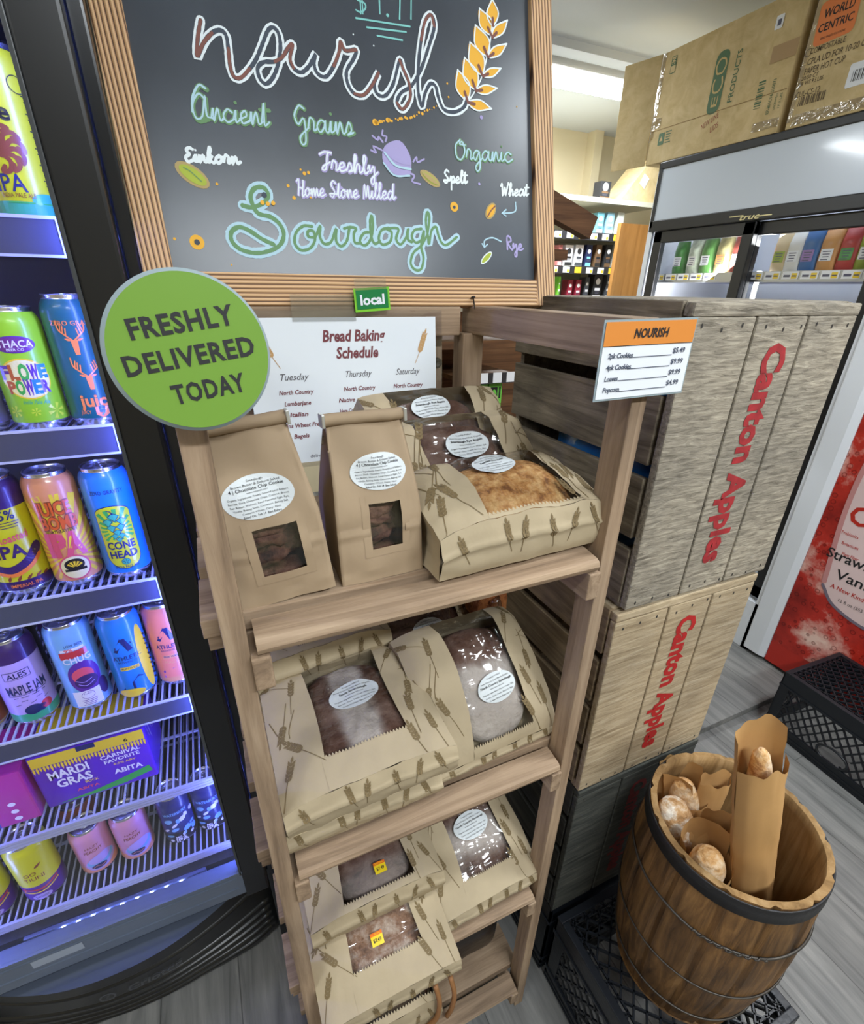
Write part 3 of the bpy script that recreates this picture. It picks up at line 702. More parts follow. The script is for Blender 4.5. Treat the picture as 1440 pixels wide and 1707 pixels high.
crate((SX - .010, SY, .277), .424, DARKZ, DARKY, REDD, 'dark grey apple crate at the bottom of the crate stack behind the barrel', .0)
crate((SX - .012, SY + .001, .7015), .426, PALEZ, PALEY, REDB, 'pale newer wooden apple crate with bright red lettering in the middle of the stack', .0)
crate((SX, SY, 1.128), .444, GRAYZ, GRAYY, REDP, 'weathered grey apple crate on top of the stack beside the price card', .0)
BLUE = mat('blue plastic bag', srgb(34, 104, 168), .3, bump=.8, bscale=40)
bb = MB(BLUE)
def bagpt(u, v):
    th = 2 * PI * u; ph = PI * v
    p = Vector((math.cos(th) * math.sin(ph) * .125, math.sin(th) * math.sin(ph) * .145, -math.cos(ph) * .145))
    return p * (1 + .12 * mnoise.noise(p * 14))
bb.grid(bagpt, 28, 18, 0, True)
o = tag(bb.build('plastic_bag'), 'blue plastic bag showing between the slats of the top apple crate', 'bag'); o.location = (SX + .146, SY + .19, 1.30)

# ------------------------------------------------------------------ milk crates
MCP = mat('black crate plastic', (.008, .010, .014), .36, bump=.15, bscale=80)
def milk_crate(loc, w, d, h, label, rz=0):
    """upside down: the lattice bottom is on top"""
    t = thing('milk_crate', label, 'milk crate', loc, (0, 0, rz))
    top = MB(MCP); fr = .018
    for a in ((0, w, 0, fr), (0, w, d - fr, d), (0, fr, fr, d - fr), (w - fr, w, fr, d - fr)): top.box(a[0], a[1], a[2], a[3], h - .010, h, .002)
    n = 12
    step = .036; ins = fr + .012
    for a in (fr + .010, w - fr - .010): top.beam((a, fr, h - .005), (a, d - fr, h - .005), .004, .006)
    for a in (fr + .010, d - fr - .010): top.beam((fr, a, h - .005), (w - fr, a, h - .005), .004, .006)
    k = int(w / .03)
    for i in range(k):
        x = fr + (w - 2 * fr) * (i + .5) / k
        for y0, y1 in ((fr, fr + .012), (d - fr - .012, d - fr)):
            top.beam((x - .006, y0, h - .005), (x + .006, y1, h - .005), .003, .006); top.beam((x + .006, y0, h - .005), (x - .006, y1, h - .005), .003, .006)
    k = int(d / .03)
    for i in range(k):
        y = fr + (d - 2 * fr) * (i + .5) / k
        for x0, x1 in ((fr, fr + .012), (w - fr - .012, w - fr)):
            top.beam((x0, y - .006, h - .005), (x1, y + .006, h - .005), .003, .006); top.beam((x1, y - .006, h - .005), (x0, y + .006, h - .005), .003, .006)
    a0, a1, b0, b1 = ins, w - ins, ins, d - ins
    s = -(b1 - b0)
    while s < (a1 - a0):
        x0 = max(a0, a0 + s); y0 = b0 + max(0, -s); x1 = min(a1, a0 + s + (b1 - b0)); y1 = y0 + (x1 - x0)
        if x1 - x0 > .01:
            top.beam((x0, y0, h - .006), (x1, y1, h - .006), .0035, .008)
            top.beam((a0 + a1 - x0, y0, h - .006), (a0 + a1 - x1, y1, h - .006), .0035, .008)
        s += step
    top.build('lattice_top', t)
    def side(L, P):
        m = MB(MCP)
        Bx = lambda u0, u1, z0, z1, th=.005, o=0.0: m.add([P(u, y, z) for u in (u0, u1) for y in (o, o + th) for z in (z0, z1)],
              [[0, 1, 3, 2], [4, 6, 7, 5], [0, 4, 5, 1], [2, 3, 7, 6], [1, 5, 7, 3], [0, 2, 6, 4]])
        Bx(0, L, h - .058, h - .008); Bx(0, L, h - .064, h - .056, .008, -.003); Bx(0, L, 0, .05); Bx(0, L, .046, .054, .008, -.003); Bx(0, L, .022, .027, .007, -.002); Bx(0, L, .008, .012, .007, -.002)
        Bx(0, .035, .05, h - .058); Bx(L - .035, L, .05, h - .058)
        z0, z1 = .05, h - .058; H_ = z1 - z0; hw = .052; hc = L / 2
        dx = H_ * .75; u = -.02
        while u < L + .05:
            for sgn in (1, -1):
                pts = []
                for i in range(13):
                    q = i / 12; uu = u + sgn * dx * q; zz = z0 + H_ * q
                    pts.append((uu, zz))
                for (ua, za), (ub, zb) in zip(pts[:-1], pts[1:]):
                    if min(ua, ub) < .03 or max(ua, ub) > L - .03: continue
                    if ((ua - hc) / hw) ** 2 + ((za - z0 - .028) / .032) ** 2 < 1: continue
                    w2 = .0035
                    m.add([P(ua - w2, .001, za), P(ua + w2, .001, za), P(ub + w2, .001, zb), P(ub - w2, .001, zb), P(ua - w2, .006, za), P(ua + w2, .006, za), P(ub + w2, .006, zb), P(ub - w2, .006, zb)],
                          [[0, 1, 2, 3], [7, 6, 5, 4], [0, 3, 7, 4], [1, 5, 6, 2]])
            u += .034
        ring = [P(hc + hw * math.cos(a), .0025, z0 + .028 + .032 * math.sin(a)) for a in [2 * PI * i / 28 for i in range(28)]]
        m.tube(ring, .0045, 6, 0, True)
        return m
    for L, P in ((w, lambda u, y, z: (u, y, z)), (w, lambda u, y, z: (w - u, d - y, z)), (d, lambda u, y, z: (y, d - u, z)), (d, lambda u, y, z: (w - y, u, z))):
        side(L, P).build('side_wall', t)
    return t
milk_crate((.538, .100, 0), .343, .343, .276, 'black plastic milk crate turned upside down under the wooden barrel')
milk_crate((SX - .006, .458, 0), .343, .343, .276, 'black milk crate hidden under the apple crate stack behind the barrel crate')
milk_crate((1.835, .285, 0), .320, .483, .280, 'long black milk crate upside down on the floor before the red cooler', -.04)

# ------------------------------------------------------------------ wooden barrel with baguettes
bcx, bcy, bz0, bzt = .739, .283, .277, .735
BAR = wood('old barrel stave wood', srgb(54, 36, 18), srgb(112, 80, 44), srgb(152, 114, 68), 'Z', 60, 5, .55, .5, .5, 9, .4)
BARIN = wood('pale barrel inside', srgb(112, 84, 50), srgb(150, 118, 76), srgb(176, 146, 104), 'Z', 40, 3, .8, .4, .35, 8)
bar = thing('barrel', 'old brown wooden nail keg holding baguettes on an upturned milk crate', 'barrel', (bcx, bcy, bz0), (.0, .0, .3))
HB = bzt - bz0
def rad(z): return .124 + .020 * (z / HB) + .019 * math.sin(PI * min(1, max(0, z / HB * 1.02)) ** .9)
NS = 13
st = MB(BAR, BARIN); NP = NS * 8
def stave(u, v, inn):
    a = 2 * PI * u; k = (u * NS) % 1.0; z = v * HB
    r = rad(z) - (.011 if inn else 0)
    if not inn and (k < .045 or k > .955): r -= .0045
    off = .0012 * mnoise.noise(Vector((math.cos(a) * 6, math.sin(a) * 6, z * 8)))
    if v >= .999: z += .0012 * mnoise.noise(Vector((math.cos(a) * 9, math.sin(a) * 9, 3))) * (1 if inn else .6)
    return (math.cos(a) * (r + off), math.sin(a) * (r + off), z)
st.grid(lambda u, v: stave(u, v, False), NP, 24, 0, False)
st.grid(lambda u, v: stave(u, .06 + .94 * v, True), NP, 16, 1, True)
top_o = [stave(i / NP, 1, False) for i in range(NP)]; top_i = [stave(i / NP, 1, True) for i in range(NP)]
st.add(top_o + top_i, [[i, (i + 1) % NP, NP + (i + 1) % NP, NP + i] for i in range(NP)], 1)
st.disc(.12, .03, 40, (0, 0), 1); st.disc(.127, .0, 40, (0, 0), 0)
st.build('staves', bar, weld=.0001)
HOOP = mat('dark iron hoop', (.035, .034, .036), .5, .6, bump=.3, bscale=60)
WIRE = mat('wire hoop', (.09, .08, .07), .5, .8)
h_ = MB(HOOP); z1 = HB - .006; z0 = HB - .036
h_.lathe([(rad(z0) - .001, z0), (rad(z0) + .0025, z0), (rad(z1) + .0030, z1), (rad(z1) + .002, z1 + .002), (rad(z1) - .001, z1)], 64); h_.build('rim_hoop', bar)
def hoop(z, r=.0022, tilt=.0, kink=0):
    m = MB(WIRE); P = []
    for i in range(72):
        a = 2 * PI * i / 72; zz = z + tilt * math.cos(a - 2.0) + .001 * math.sin(9 * a) * kink
        P.append(((rad(zz) + .0018) * math.cos(a), (rad(zz) + .0018) * math.sin(a), zz))
    m.tube(P, r, 6, 0, True)
    if kink:
        tw = []
        for i in range(40):
            a = 3.25 + .75 * i / 39; rr = rad(z) + .003 + .0022 * math.cos(i * 1.3); tw.append((rr * math.cos(a), rr * math.sin(a), z + tilt * math.cos(a - 2.0) + .0024 * math.sin(i * 1.3)))
        m.tube(tw, .0018, 6)
        a = -.25; b0 = Vector(((rad(z) + .002) * math.cos(a), (rad(z) + .002) * math.sin(a), z)); e_ = Vector((math.cos(a), math.sin(a), 0))
        m.tube([b0, b0 + e_ * .010 + Vector((0, 0, .004)), b0 + e_ * .016, b0 + e_ * .012 + Vector((0, 0, -.006)), b0 + e_ * .007 + Vector((0, 0, -.002))], .0013, 6)
    return m.build('wire_hoop', bar)
hoop(HB - .125, .0024, .006, 1); hoop(HB * .42, .0018, .0, 0); hoop(.062, .0022, .0, 0)

KB = mat('baguette kraft paper', srgb(186, 144, 92), .75, bump=.25, bscale=20, var=.06, vscale=7, spec=.25)
CR1 = bread('pale baguette crust', srgb(206, 160, 104), srgb(232, 214, 186), srgb(160, 106, 56), .5, 24)
CR2 = bread('floury roll crust', srgb(200, 160, 112), srgb(238, 230, 216), srgb(158, 112, 66), .8, 30)
def baguette(name, label, base, top, r, m, cut=False, grp='baguettes in the barrel'):
    base, top = Vector(base), Vector(top); L = (top - base).length
    b = MB(m); prof = [(0, 0), (.6, .02), (.85, .07), (1, .25), (1, .6), (.97, .8), (.85, .91), (.62, .975), (.3, .995), (0, 1)]
    if cut: prof = [(0, 0), (.6, .02), (1, .2), (1, .7), (.9, .85), (.6, .95), (.25, .99), (0, 1)]
    N_ = 22
    def fn(u, v):
        i = v * (len(prof) - 1); k = min(int(i), len(prof) - 2); f = i - k
        rr = prof[k][0] * (1 - f) + prof[k + 1][0] * f; z = prof[k][1] * (1 - f) + prof[k + 1][1] * f
        a = 2 * PI * u; p = Vector((math.cos(a) * rr * r, math.sin(a) * rr * r, z * L))
        return p * 1.0 + Vector((math.cos(a), math.sin(a), 0)) * r * .10 * mnoise.noise(p * 45) * rr
    b.grid(fn, N_, 36, 0, True)
    o = b.build(name); tag(o, label, 'bread', grp)
    d = (top - base).normalized(); q = Vector((0, 0, 1)).rotation_difference(d)
    o.rotation_mode = 'QUATERNION'; o.rotation_quaternion = q; o.location = base
    return o
def sleeve(label, base, top, w, face, dpt=.02, seed=1, jag=.02, drop=.08, open_=.0, wt=None):
    """flat kraft sleeve: front sheet shorter than back sheet, folded edges"""
    base, top = Vector(base), Vector(top); up = (top - base); L = up.length; up.normalize()
    f = Vector(face); f = (f - up * f.dot(up)).normalized(); sx_ = up.cross(f)
    t = thing('baguette_sleeve', label, 'paper sleeve', base, group='kraft sleeves in the barrel')
    M = Matrix((sx_, f * -1, up)).transposed()
    t.rotation_mode = 'QUATERNION'; t.rotation_quaternion = M.to_quaternion()
    wt = wt or w
    def sheet(sgn, Lh, name, nz=18, nu=14):
        m = MB(KB)
        def fn(u, v):
            z = v * Lh; ww = w + (wt - w) * v
            x = (u - .5) * ww
            bul = dpt * math.sqrt(max(0, 1 - (2 * u - 1) ** 2)) * (1 + open_ * v)
            y = -sgn * bul + .004 * mnoise.noise(Vector((x * 30 + seed, z * 14, sgn))) + .0022 * mnoise.noise(Vector((x * 90, z * 60 + seed, 2)))
            if v > .999: z += jag * mnoise.noise(Vector((u * 3.1 + seed, sgn * 3, 0)))
            return (x, y, z)
        m.grid(fn, nu, nz, 0, True); return m.build(name, t)
    sheet(1, L - drop, 'front_sheet'); sheet(-1, L, 'back_sheet')
    return t
P0 = at_z(1288, 1500, .72); P0 = Vector((.775, .165, .72))
tb = Vector((.800, .215, .45)); tt = at_y(1272, 1226, .262)
tall_b = tb; tall_t = tt
sleeve('tall kraft sleeve standing at the right of the barrel with a baguette inside', tb, tt, .080, (-.25, -1, .1), .026, 3, .03, .06)
dr = (tt - tb).normalized()
baguette('baguette', 'pale baguette tip in the tall kraft sleeve', tb + dr * .02, tt - dr * .030, .0185, CR1)
bz = .47
for (px, py, zt, r, m, lb, ls) in ((1122, 1338, .722, .036, CR2, 'floury rounded baguette end at the left rim of the barrel', 'crumpled kraft sleeve round the floury baguette at the left rim'),
                                   (1140, 1302, .724, .029, CR1, 'second baguette end further back in the barrel', 'kraft sleeve of the baguette at the back of the barrel'),
                                   (1184, 1424, .724, .031, CR1, 'glossy golden baguette end nearest the front rim of the barrel', 'open kraft sleeve round the golden baguette at the front rim')):
    e = at_z(px, py, zt)
    v = Vector((e.x - bcx, e.y - bcy, 0)); 
    if v.length > .102: e = Vector((bcx, bcy, zt)) + v.normalized() * .102
    b0 = Vector((bcx + (e.x - bcx) * .45 + .01, bcy + (e.y - bcy) * .45, bz))
    baguette('baguette', lb, b0, e, r, m)
    sleeve(ls, b0, b0 + (e - b0) * 1.02 + Vector((.012, .012, 0)), .074, (-.3, -1, .3), .040, px, .016, .05, .12, .084)
sleeve('empty folded kraft sleeve behind the tall baguette', (.765, .335, .46), (.775, .355, .742), .07, (-.2, -1, .2), .012, 9, .02, .012)
sleeve('short kraft sleeve in the middle of the barrel', (.735, .30, .46), (.722, .300, .728), .07, (-.5, -.8, .2), .014, 14, .02, .02)

# ------------------------------------------------------------------ bread bags
STICK = mat('white oval label', srgb(206, 212, 214), .5)
YEL = mat('yellow price sticker', srgb(236, 206, 24), .5); YOR = mat('orange sticker band', srgb(226, 110, 24), .5)
LOAF_D = bread('dark rye crust', srgb(84, 54, 40), srgb(128, 104, 92), srgb(42, 26, 20), .1, 16)
LOAF_F = bread('floured crust', srgb(124, 96, 78), srgb(190, 182, 176), srgb(66, 44, 34), .6, 18)
LOAF_G = bread('golden seeded crust', srgb(170, 120, 66), srgb(214, 176, 120), srgb(116, 72, 34), .3, 60)
LOAF_M = bread('brown floured crust', srgb(128, 88, 58), srgb(196, 180, 164), srgb(80, 50, 32), .4, 26)
LOAF_W = bread('flour dusted crust', srgb(164, 152, 142), srgb(206, 200, 194), srgb(124, 106, 92), .7, 34)
LBL = ['Freshly Milled', 'Stone Ground, Small Batch, Organic', None, 'www.nourish.com', 'Organic Ingredients: Flour, Water, Salt', 'Starter, Oats, Seeds, Einkorn, Rye', 'Contains Wheat. Baked Feb 14']
def oval_label(m, fn, cx, cy, a, b, title, big=None, rot=0.0):
    m.put(ell(cx, cy, a, b, 36, rot, 5), lambda x, y: fn(x, y, .0012), STICK)
    L = list(LBL); L[2] = title; n = len(L)
    for i, s_ in enumerate(L):
        y = b * (.72 - 1.44 * i / (n - 1)); w_ = 2 * a * math.sqrt(1 - (y / b) ** 2) * .86
        h_ = b * (.15 if i == 2 else .10); nat = h_ * len(s_) * .82
        T = text(s_, h_, min(w_, nat), .02 if i == 2 else 0)
        m.put(xf(T, 1, rot, cx - y * math.sin(rot), cy + y * math.cos(rot)), lambda x, y: fn(x, y, .0019), INK)
def bread_bag(label, loaf_label, loc, rot, Wd, D, hf, hb, title, loaf_m, seed=1, win=(.27, .75), vb=.16, lab=(0, .5), lab_s=1.0, sticker=None, loaf_h=.9, pw_=1.0, lab2=None, grp='kraft bread bags on the rack', vt=1.0, loaf_fill=1.0, dark=False, flour=None):
    t = thing('bread_bag', label, 'bread bag', loc, rot, grp)
    def zt(u, v):
        s = math.sin(min(1, v * 1.15) * PI / 2) ** pw_
        z = hf + (hb - hf) * s
        e = abs(2 * u - 1); z *= 1 - .22 * e ** 5
        z -= .20 * z * max(0, v - .86) / .14
        z += .0040 * mnoise.noise(Vector((u * 5 + seed * 3.1, v * 4, seed))) + .0020 * mnoise.noise(Vector((u * 13 + seed, v * 10, seed))) + .0010 * abs(mnoise.noise(Vector((u * 24 + v * 9 + seed, v * 16, seed))))
        return z
    def top(x, y, d=0.0):                       # bag coordinates -> point on the top sheet
        u = x / Wd + .5; v = y / D
        return Vector((x, y, zt(u, v) + d))
    def w0(v): return win[0] + .03 * math.sin(PI * v) - .015 * (1 - v)
    def w1(v): return win[1] - .03 * math.sin(PI * v) + .015 * (1 - v)
    nu, nv = 40, 22
    b = MB(KRAFT2)
    def panel(ua, ub):                          # paper strips left and right of the window
        b.grid(lambda u, v: top((ua(v) + (ub(v) - ua(v)) * u - .5) * Wd, v * D), 12, nv, 0, True)
    panel(lambda v: 0, w0); panel(w1, lambda v: 1)
    # front band with a pinked upper edge
    vbs = vb
    b.grid(lambda u, v: top((w0(0) + (w1(0) - w0(0)) * u - .5) * Wd, v * vbs * D, .0004), 20, 3, 0, True)
    nz = 26
    for i in range(nz):
        ua = w0(vbs) + (w1(vbs) - w0(vbs)) * i / nz; ub = w0(vbs) + (w1(vbs) - w0(vbs)) * (i + 1) / nz
        b.add([top((ua - .5) * Wd, vbs * D, .0006), top((ub - .5) * Wd, vbs * D, .0006), top(((ua + ub) / 2 - .5) * Wd, vbs * D + .004, .0008)], [[0, 1, 2]])
    # front fold: sheet comes forward and tucks under
    def front(u, v):
        p = top((u - .5) * Wd, 0); k = math.sin(PI * v)
        fold = .004 * math.exp(-((v - .42) / .05) ** 2)
        return Vector((p.x, -.006 * k - fold + .0025 * mnoise.noise(Vector((u * 9, v * 3, seed))), p.z * (1 - v)))
    b.grid(front, 24, 14, 0, True)
    for ux in (0, 1):
        def side_(u, v, ux=ux):
            p = top((ux - .5) * Wd, u * D); cr = .008 * math.sin(PI * v) * (1 if ux == 0 else -1) * math.sin(PI * u) ** .5
            return Vector((p.x + cr + .002 * mnoise.noise(Vector((u * 7, v * 5, seed + ux))), p.y, p.z * (1 - v)))
        b.grid(side_, 16, 8, 0, True)
    def back(u, v):
        p = top((u - .5) * Wd, D); return Vector((p.x, p.y, p.z * (1 - v)))
    b.grid(back, 12, 2, 0, True)
    b.add([(-Wd / 2, 0, .0004), (Wd / 2, 0, .0004), (Wd / 2, D, .0004), (-Wd / 2, D, .0004)], [[3, 2, 1, 0]])
    # printed wheat ears
    rnd = random.Random(seed)
    wt = wheat(5, 1, 1.1)
    spots = [(.06, .16, -.5), (.17, .30, .5), (.10, .52, 2.6), (.18, .72, -.2), (.06, .86, .9), (.84, .30, .1), (.93, .14, .2), (.90, .55, 2.9), (.83, .78, -.5), (.95, .88, .5), (.8, .1, .3)]
    for (u, v, r) in spots:
        s_ = .030 + rnd.random() * .005
        sh = xf(wt, s_, r + rnd.uniform(-.25, .25), (u - .5) * Wd, v * D)
        ok = lambda x, y: top(max(-Wd / 2, min(Wd / 2, x)), max(0, min(D, y)), .0007)
        b.put(sh, ok, PRINT)
    for (u, v, r, L_) in ((.12, .42, 1.2, .045), (.10, .40, 1.9, .05), (.88, .66, -.3, .04), (.90, .66, .4, .045)):
        b.put(xf(ribbon([(0, 0), (.3, .08), (1, .05)], .03, 3), L_, r, (u - .5) * Wd, v * D), ok, PRINT)
    for (u, v, r) in ((.12, .5, .3), (.36, .45, .2), (.44, .5, -.15), (.62, .55, .1), (.74, .5, -.3), (.9, .45, .35)):
        sh = xf(wheat(5, 1, .6), .027, r, u, v, .027)
        b.put(([(u + (x - u) / Wd, v - (y - v) / max(hf, .02)) for x, y in sh[0]], sh[1]), lambda x, y: Vector(front(max(0, min(1, x)), max(0, min(1, y)))) + Vector((0, -.0009, 0)), PRINT)
    b.build('paper', t)
    f = MB(FILM)
    def film(u, v):
        vv = vbs + (vt - vbs) * v; uu = w0(vv) + (w1(vv) - w0(vv)) * u
        p = top((uu - .5) * Wd, vv * D, -.0006)
        p.z += .0016 * mnoise.noise(Vector((uu * 30, vv * 9, seed))) * math.sin(PI * u)
        return p
    f.grid(film, 28, 28, 0, True); f.build('film_window', t)
    if lab:
        l = MB(STICK); oval_label(l, top, lab[0] * Wd, lab[1] * D, .035 * lab_s, .0215 * lab_s, title, rot=rnd.uniform(-.08, .08))
        l.build('oval_label', t)
    if sticker:
        l = MB(YEL); cx, cy = sticker[0] * Wd, sticker[1] * D
        l.put(rect(cx - .0105, cx + .0105, cy - .0095, cy + .0095, 2, 2), lambda x, y: top(x, y, .0022), YEL)
        l.put(rect(cx - .0105, cx + .0105, cy + .0045, cy + .0095, 2, 1), lambda x, y: top(x, y, .0026), YOR)
        l.put(text('SPECIAL', .0022, .015, .01, cx=cx, cy=cy + .007), lambda x, y: top(x, y, .003), YEL)
        l.put(text('$7.49', .0052, .014, .01, cx=cx, cy=cy - .002), lambda x, y: top(x, y, .003), INK)
        l.build('price_sticker', t)
    # the loaf inside
    lo_ = MB(loaf_m); a_ = Wd * (win[1] - win[0]) * .60 * loaf_fill; 
    xm = ((win[0] + win[1]) / 2 - .5) * Wd
    def lf(u, v):
        th = 2 * PI * u; ph = PI * (v - .5)
        sg = lambda q, e: math.copysign(abs(q) ** e, q)
        x = a_ * sg(math.cos(ph), .6) * sg(math.cos(th), .7); y = D * .43 * sg(math.cos(ph), .6) * sg(math.sin(th), .7)
        yy = D * .5 + y; hh = max(.012, min(zt(.5, max(0, min(1, yy / D))), hb) * loaf_h)
        z = hh * (.5 + .5 * sg(math.sin(ph), .7))
        p = Vector((xm + x, yy, z + .002))
        k = mnoise.noise(p * 38 + Vector((seed, 0, 0))) * .0035 + mnoise.noise(p * 110 + Vector((seed, 0, 0))) * .0013
        p.z = min(p.z + k, zt(max(0, min(1, p.x / Wd + .5)), max(0, min(1, yy / D))) - .0015)
        return p
    lo_.grid(lf, 64, 36, 0, True)
    o = lo_.build('loaf')
    if flour:
        at_ = o.data.attributes.new('flour', 'FLOAT', 'POINT')
        for q_, v_ in zip(at_.data, o.data.vertices): q_.value = flour(v_.co.x / Wd + .03 * mnoise.noise(v_.co * 40), v_.co.y / D + .04 * mnoise.noise(v_.co * 34))
    tag(o, loaf_label, 'bread', 'loaves in the bread bags'); o.location = loc; o.rotation_euler = rot
    return t
sh1, sh2, sh3, sh4 = [b + .0255 for b in BEAMZ]
bread_bag('kraft bread bag of golden seeded loaf on the top shelf by the right post', 'golden seeded loaf under clear film on the top shelf',
          (.327, .4335, sh1 + .004), (.0, 0, .045), .246, .135, .066, .098, 'Seeded Oat Loaf', LOAF_G, 1, (.27, .82), .035, (.0, .66), .92, pw_=1.0, loaf_h=.95, loaf_fill=1.05)
bread_bag('kraft bread bag of dark bagels leaning behind the golden loaf on the top shelf', 'dark rye bagels filling the upright bag behind the golden loaf',
          (.322, .555, sh1 + .001), (.68, 0, .10), .225, .150, .055, .070, 'Sourdough Rye Bagels', LOAF_D, 2, (.16, .74), .04, (-.02, .60), .98)
bread_bag('rear kraft bag of rye bagels at the back of the top shelf below the poster', 'rye bagels in the rearmost bag of the top shelf',
          (.312, .618, sh1 + .012), (.84, 0, .06), .225, .165, .045, .060, 'Sourdough Rye Bagels', LOAF_D, 3, (.16, .76), .04, (-.07, .78), .9)
# second shelf
bread_bag('lower kraft bread bag of the left pair on the second shelf', 'loaf in the under bag of the left pair on the second shelf',
          (.104, .440, sh2 + .001), (.02, -.03, .0), .236, .235, .046, .05, 'Einkorn Sourdough', LOAF_M, 4, (.27, .75), .12, None)
bread_bag('upper bread bag of the left pair on the second shelf, showing a dark floured loaf', 'dark loaf dusted with white flour in the top bag of the left pair',
          (.118, .424, sh2 + .060), (.03, -.06, .0), .240, .235, .060, .072, 'Spelt Sourdough', LOAF_D, 5, (.27, .78), .20, (.05, .56), 1.1, flour=lambda u, v: max(0, min(1, 2.2 - abs(u - .03) * 14)))
bread_bag('kraft bread bag with a tall two-tone loaf leaning at the right of the second shelf', 'tall dark loaf with a floured front at the right of the second shelf',
          (.335, .466, sh2 + .004), (.42, 0, .06), .232, .215, .022, .105, 'North Country Sourdough', LOAF_D, 6, (.30, .78), .05, (.07, .36), 1.0, pw_=.7, flour=lambda u, v: max(0, min(1, (.62 - v) * 12)))
bread_bag('dark loaf bag with a shaded oval label behind the leaning bag on the second shelf', 'dark loaf at the back right of the second shelf',
          (.300, .650, sh2 + .001), (.5, 0, .0), .20, .16, .05, .075, 'Lumberjane', LOAF_D, 7, (.08, .92), .05, (.05, .55), .9)
bread_bag('kraft bread bag at the back left of the second shelf under another bag', 'loaf in the under bag at the back left of the second shelf',
          (.100, .655, sh2 + .001), (.03, -.05, .05), .215, .115, .088, .092, 'Italian', LOAF_D, 8, (.32, .68), .1, None)
bread_bag('upper kraft bread bag tucked under the top shelf at the back left', 'loaf in the upper back left bag of the second shelf',
          (.105, .645, sh2 + .10), (.03, -.05, .05), .235, .12, .07, .075, 'Italian', LOAF_D, 9, (.34, .66), .1, None)
# third shelf
bread_bag('stickered kraft bread bag jutting out lowest at the left of the third shelf', 'round brown loaf under glossy film in the jutting bag of the third shelf',
          (.115, .374, sh3 - .016), (.20, -.02, .0), .238, .235, .070, .078, 'Mexican', LOAF_M, 14, (.25, .78), .20, None, sticker=(-.03, .33), flour=lambda u, v: .35)
bread_bag('stickered kraft bread bag just under the nosing at the left of the third shelf', 'dark loaf with a pale base behind the sticker on the third shelf',
          (.124, .462, sh3 + .080), (.06, -.03, .0), .24, .215, .066, .072, 'Beet Sourdough', LOAF_D, 11, (.26, .78), .05, (-.02, .52), 1.2, sticker=(.06, .20), flour=lambda u, v: max(0, min(1, (.36 - v) * 8)) * .7)
bread_bag('kraft bread bag with a round label at the right of the third shelf', 'brown loaf with a floured top at the right of the third shelf',
          (.335, .430, sh3 + .004), (.14, 0, .04), .222, .23, .045, .095, 'North Country Sourdough', LOAF_D, 12, (.28, .80), .16, (.03, .50), 1.1, flour=lambda u, v: max(0, min(1, 1.4 - abs(v - .42) * 6)))
# bottom shelf
bread_bag('dark wrapped loaf bag with a yellow sticker low at the left of the bottom shelf', 'dark loaf low at the left of the bottom shelf',
          (.120, .440, sh4 + .001), (.0, 0, .0), .24, .225, .10, .20, 'Rye', LOAF_D, 13, (.30, .97), .04, None, sticker=(.16, .24), dark=True)
# dark shrink-wrapped bag lying on the bottom shelf
DKF = mat('dark brown bag', (.018, .012, .009), .3, bump=.6, bscale=26)
db = MB(DKF)
def dpt(u, v):
    th = 2 * PI * u; ph = PI * (v - .5); sg = lambda q, e: math.copysign(abs(q) ** e, q)
    p = Vector((.095 * sg(math.cos(ph), .5) * sg(math.cos(th), .5), .11 * sg(math.cos(ph), .5) * sg(math.sin(th), .5), .085 * sg(math.sin(ph), .6)))
    return p * (1 + .05 * mnoise.noise(p * 25))
db.grid(dpt, 40, 20, 0, True)
o = tag(db.build('carrier_bag'), 'dark brown bag lying at the right of the bottom shelf', 'bag'); o.location = (.335, .60, sh4 + .095)
HK = mat('twisted paper handle', srgb(150, 104, 62), .7)
hb_ = thing('paper_bag_handle', 'pair of brown paper carrier handles hanging at the front of the bottom shelf', 'handle', (.216, .430, sh4 + .01))
for dx, k in ((0, 1), (.035, -1)):
    m = MB(HK); m.tube(smooth([(dx - .012 * (k > 0), .0, .002), (dx + .006, -.006, .045), (dx + .012, -.004, .10), (dx + .008, .01, .145)], 6), .0055, 8); m.build('handle', hb_)
# hanging bread pack at the back of the second shelf
OR_ = bread('toasted roll', srgb(150, 86, 40), srgb(190, 126, 70), srgb(96, 50, 22), .2, 30)
hp = MB(OR_); hp.box(-.035, .035, -.03, .03, 0, .055, .012); o = tag(hp.build('bread_pack'), 'small toasted bread pack at the back right of the second shelf', 'bread'); o.location = (.405, .70, sh2 + .14)
q_ = at_y(808, 1012, .70); o.location = (q_.x, .70, q_.z - .01)
tw = MB(clear_film('twist film', .3, .2)); tw.tube(smooth([(0, -.032, .05), (.006, -.036, .03), (.004, -.04, .0), (.012, -.04, -.02)], 5), [.012, .011, .0105, .010, .009, .0085, .008, .0075, .007, .006, .006, .005, .005, .004, .003, .002][:16], 8); tw.build('twist', o)
st_ = MB(BACKW); st_.box(-.04, .04, -.035, .035, -.14, -.001, .01); s2 = tag(st_.build('bread_pack'), 'brown wrapped pack under the toasted bread pack', 'bread'); s2.location = o.location

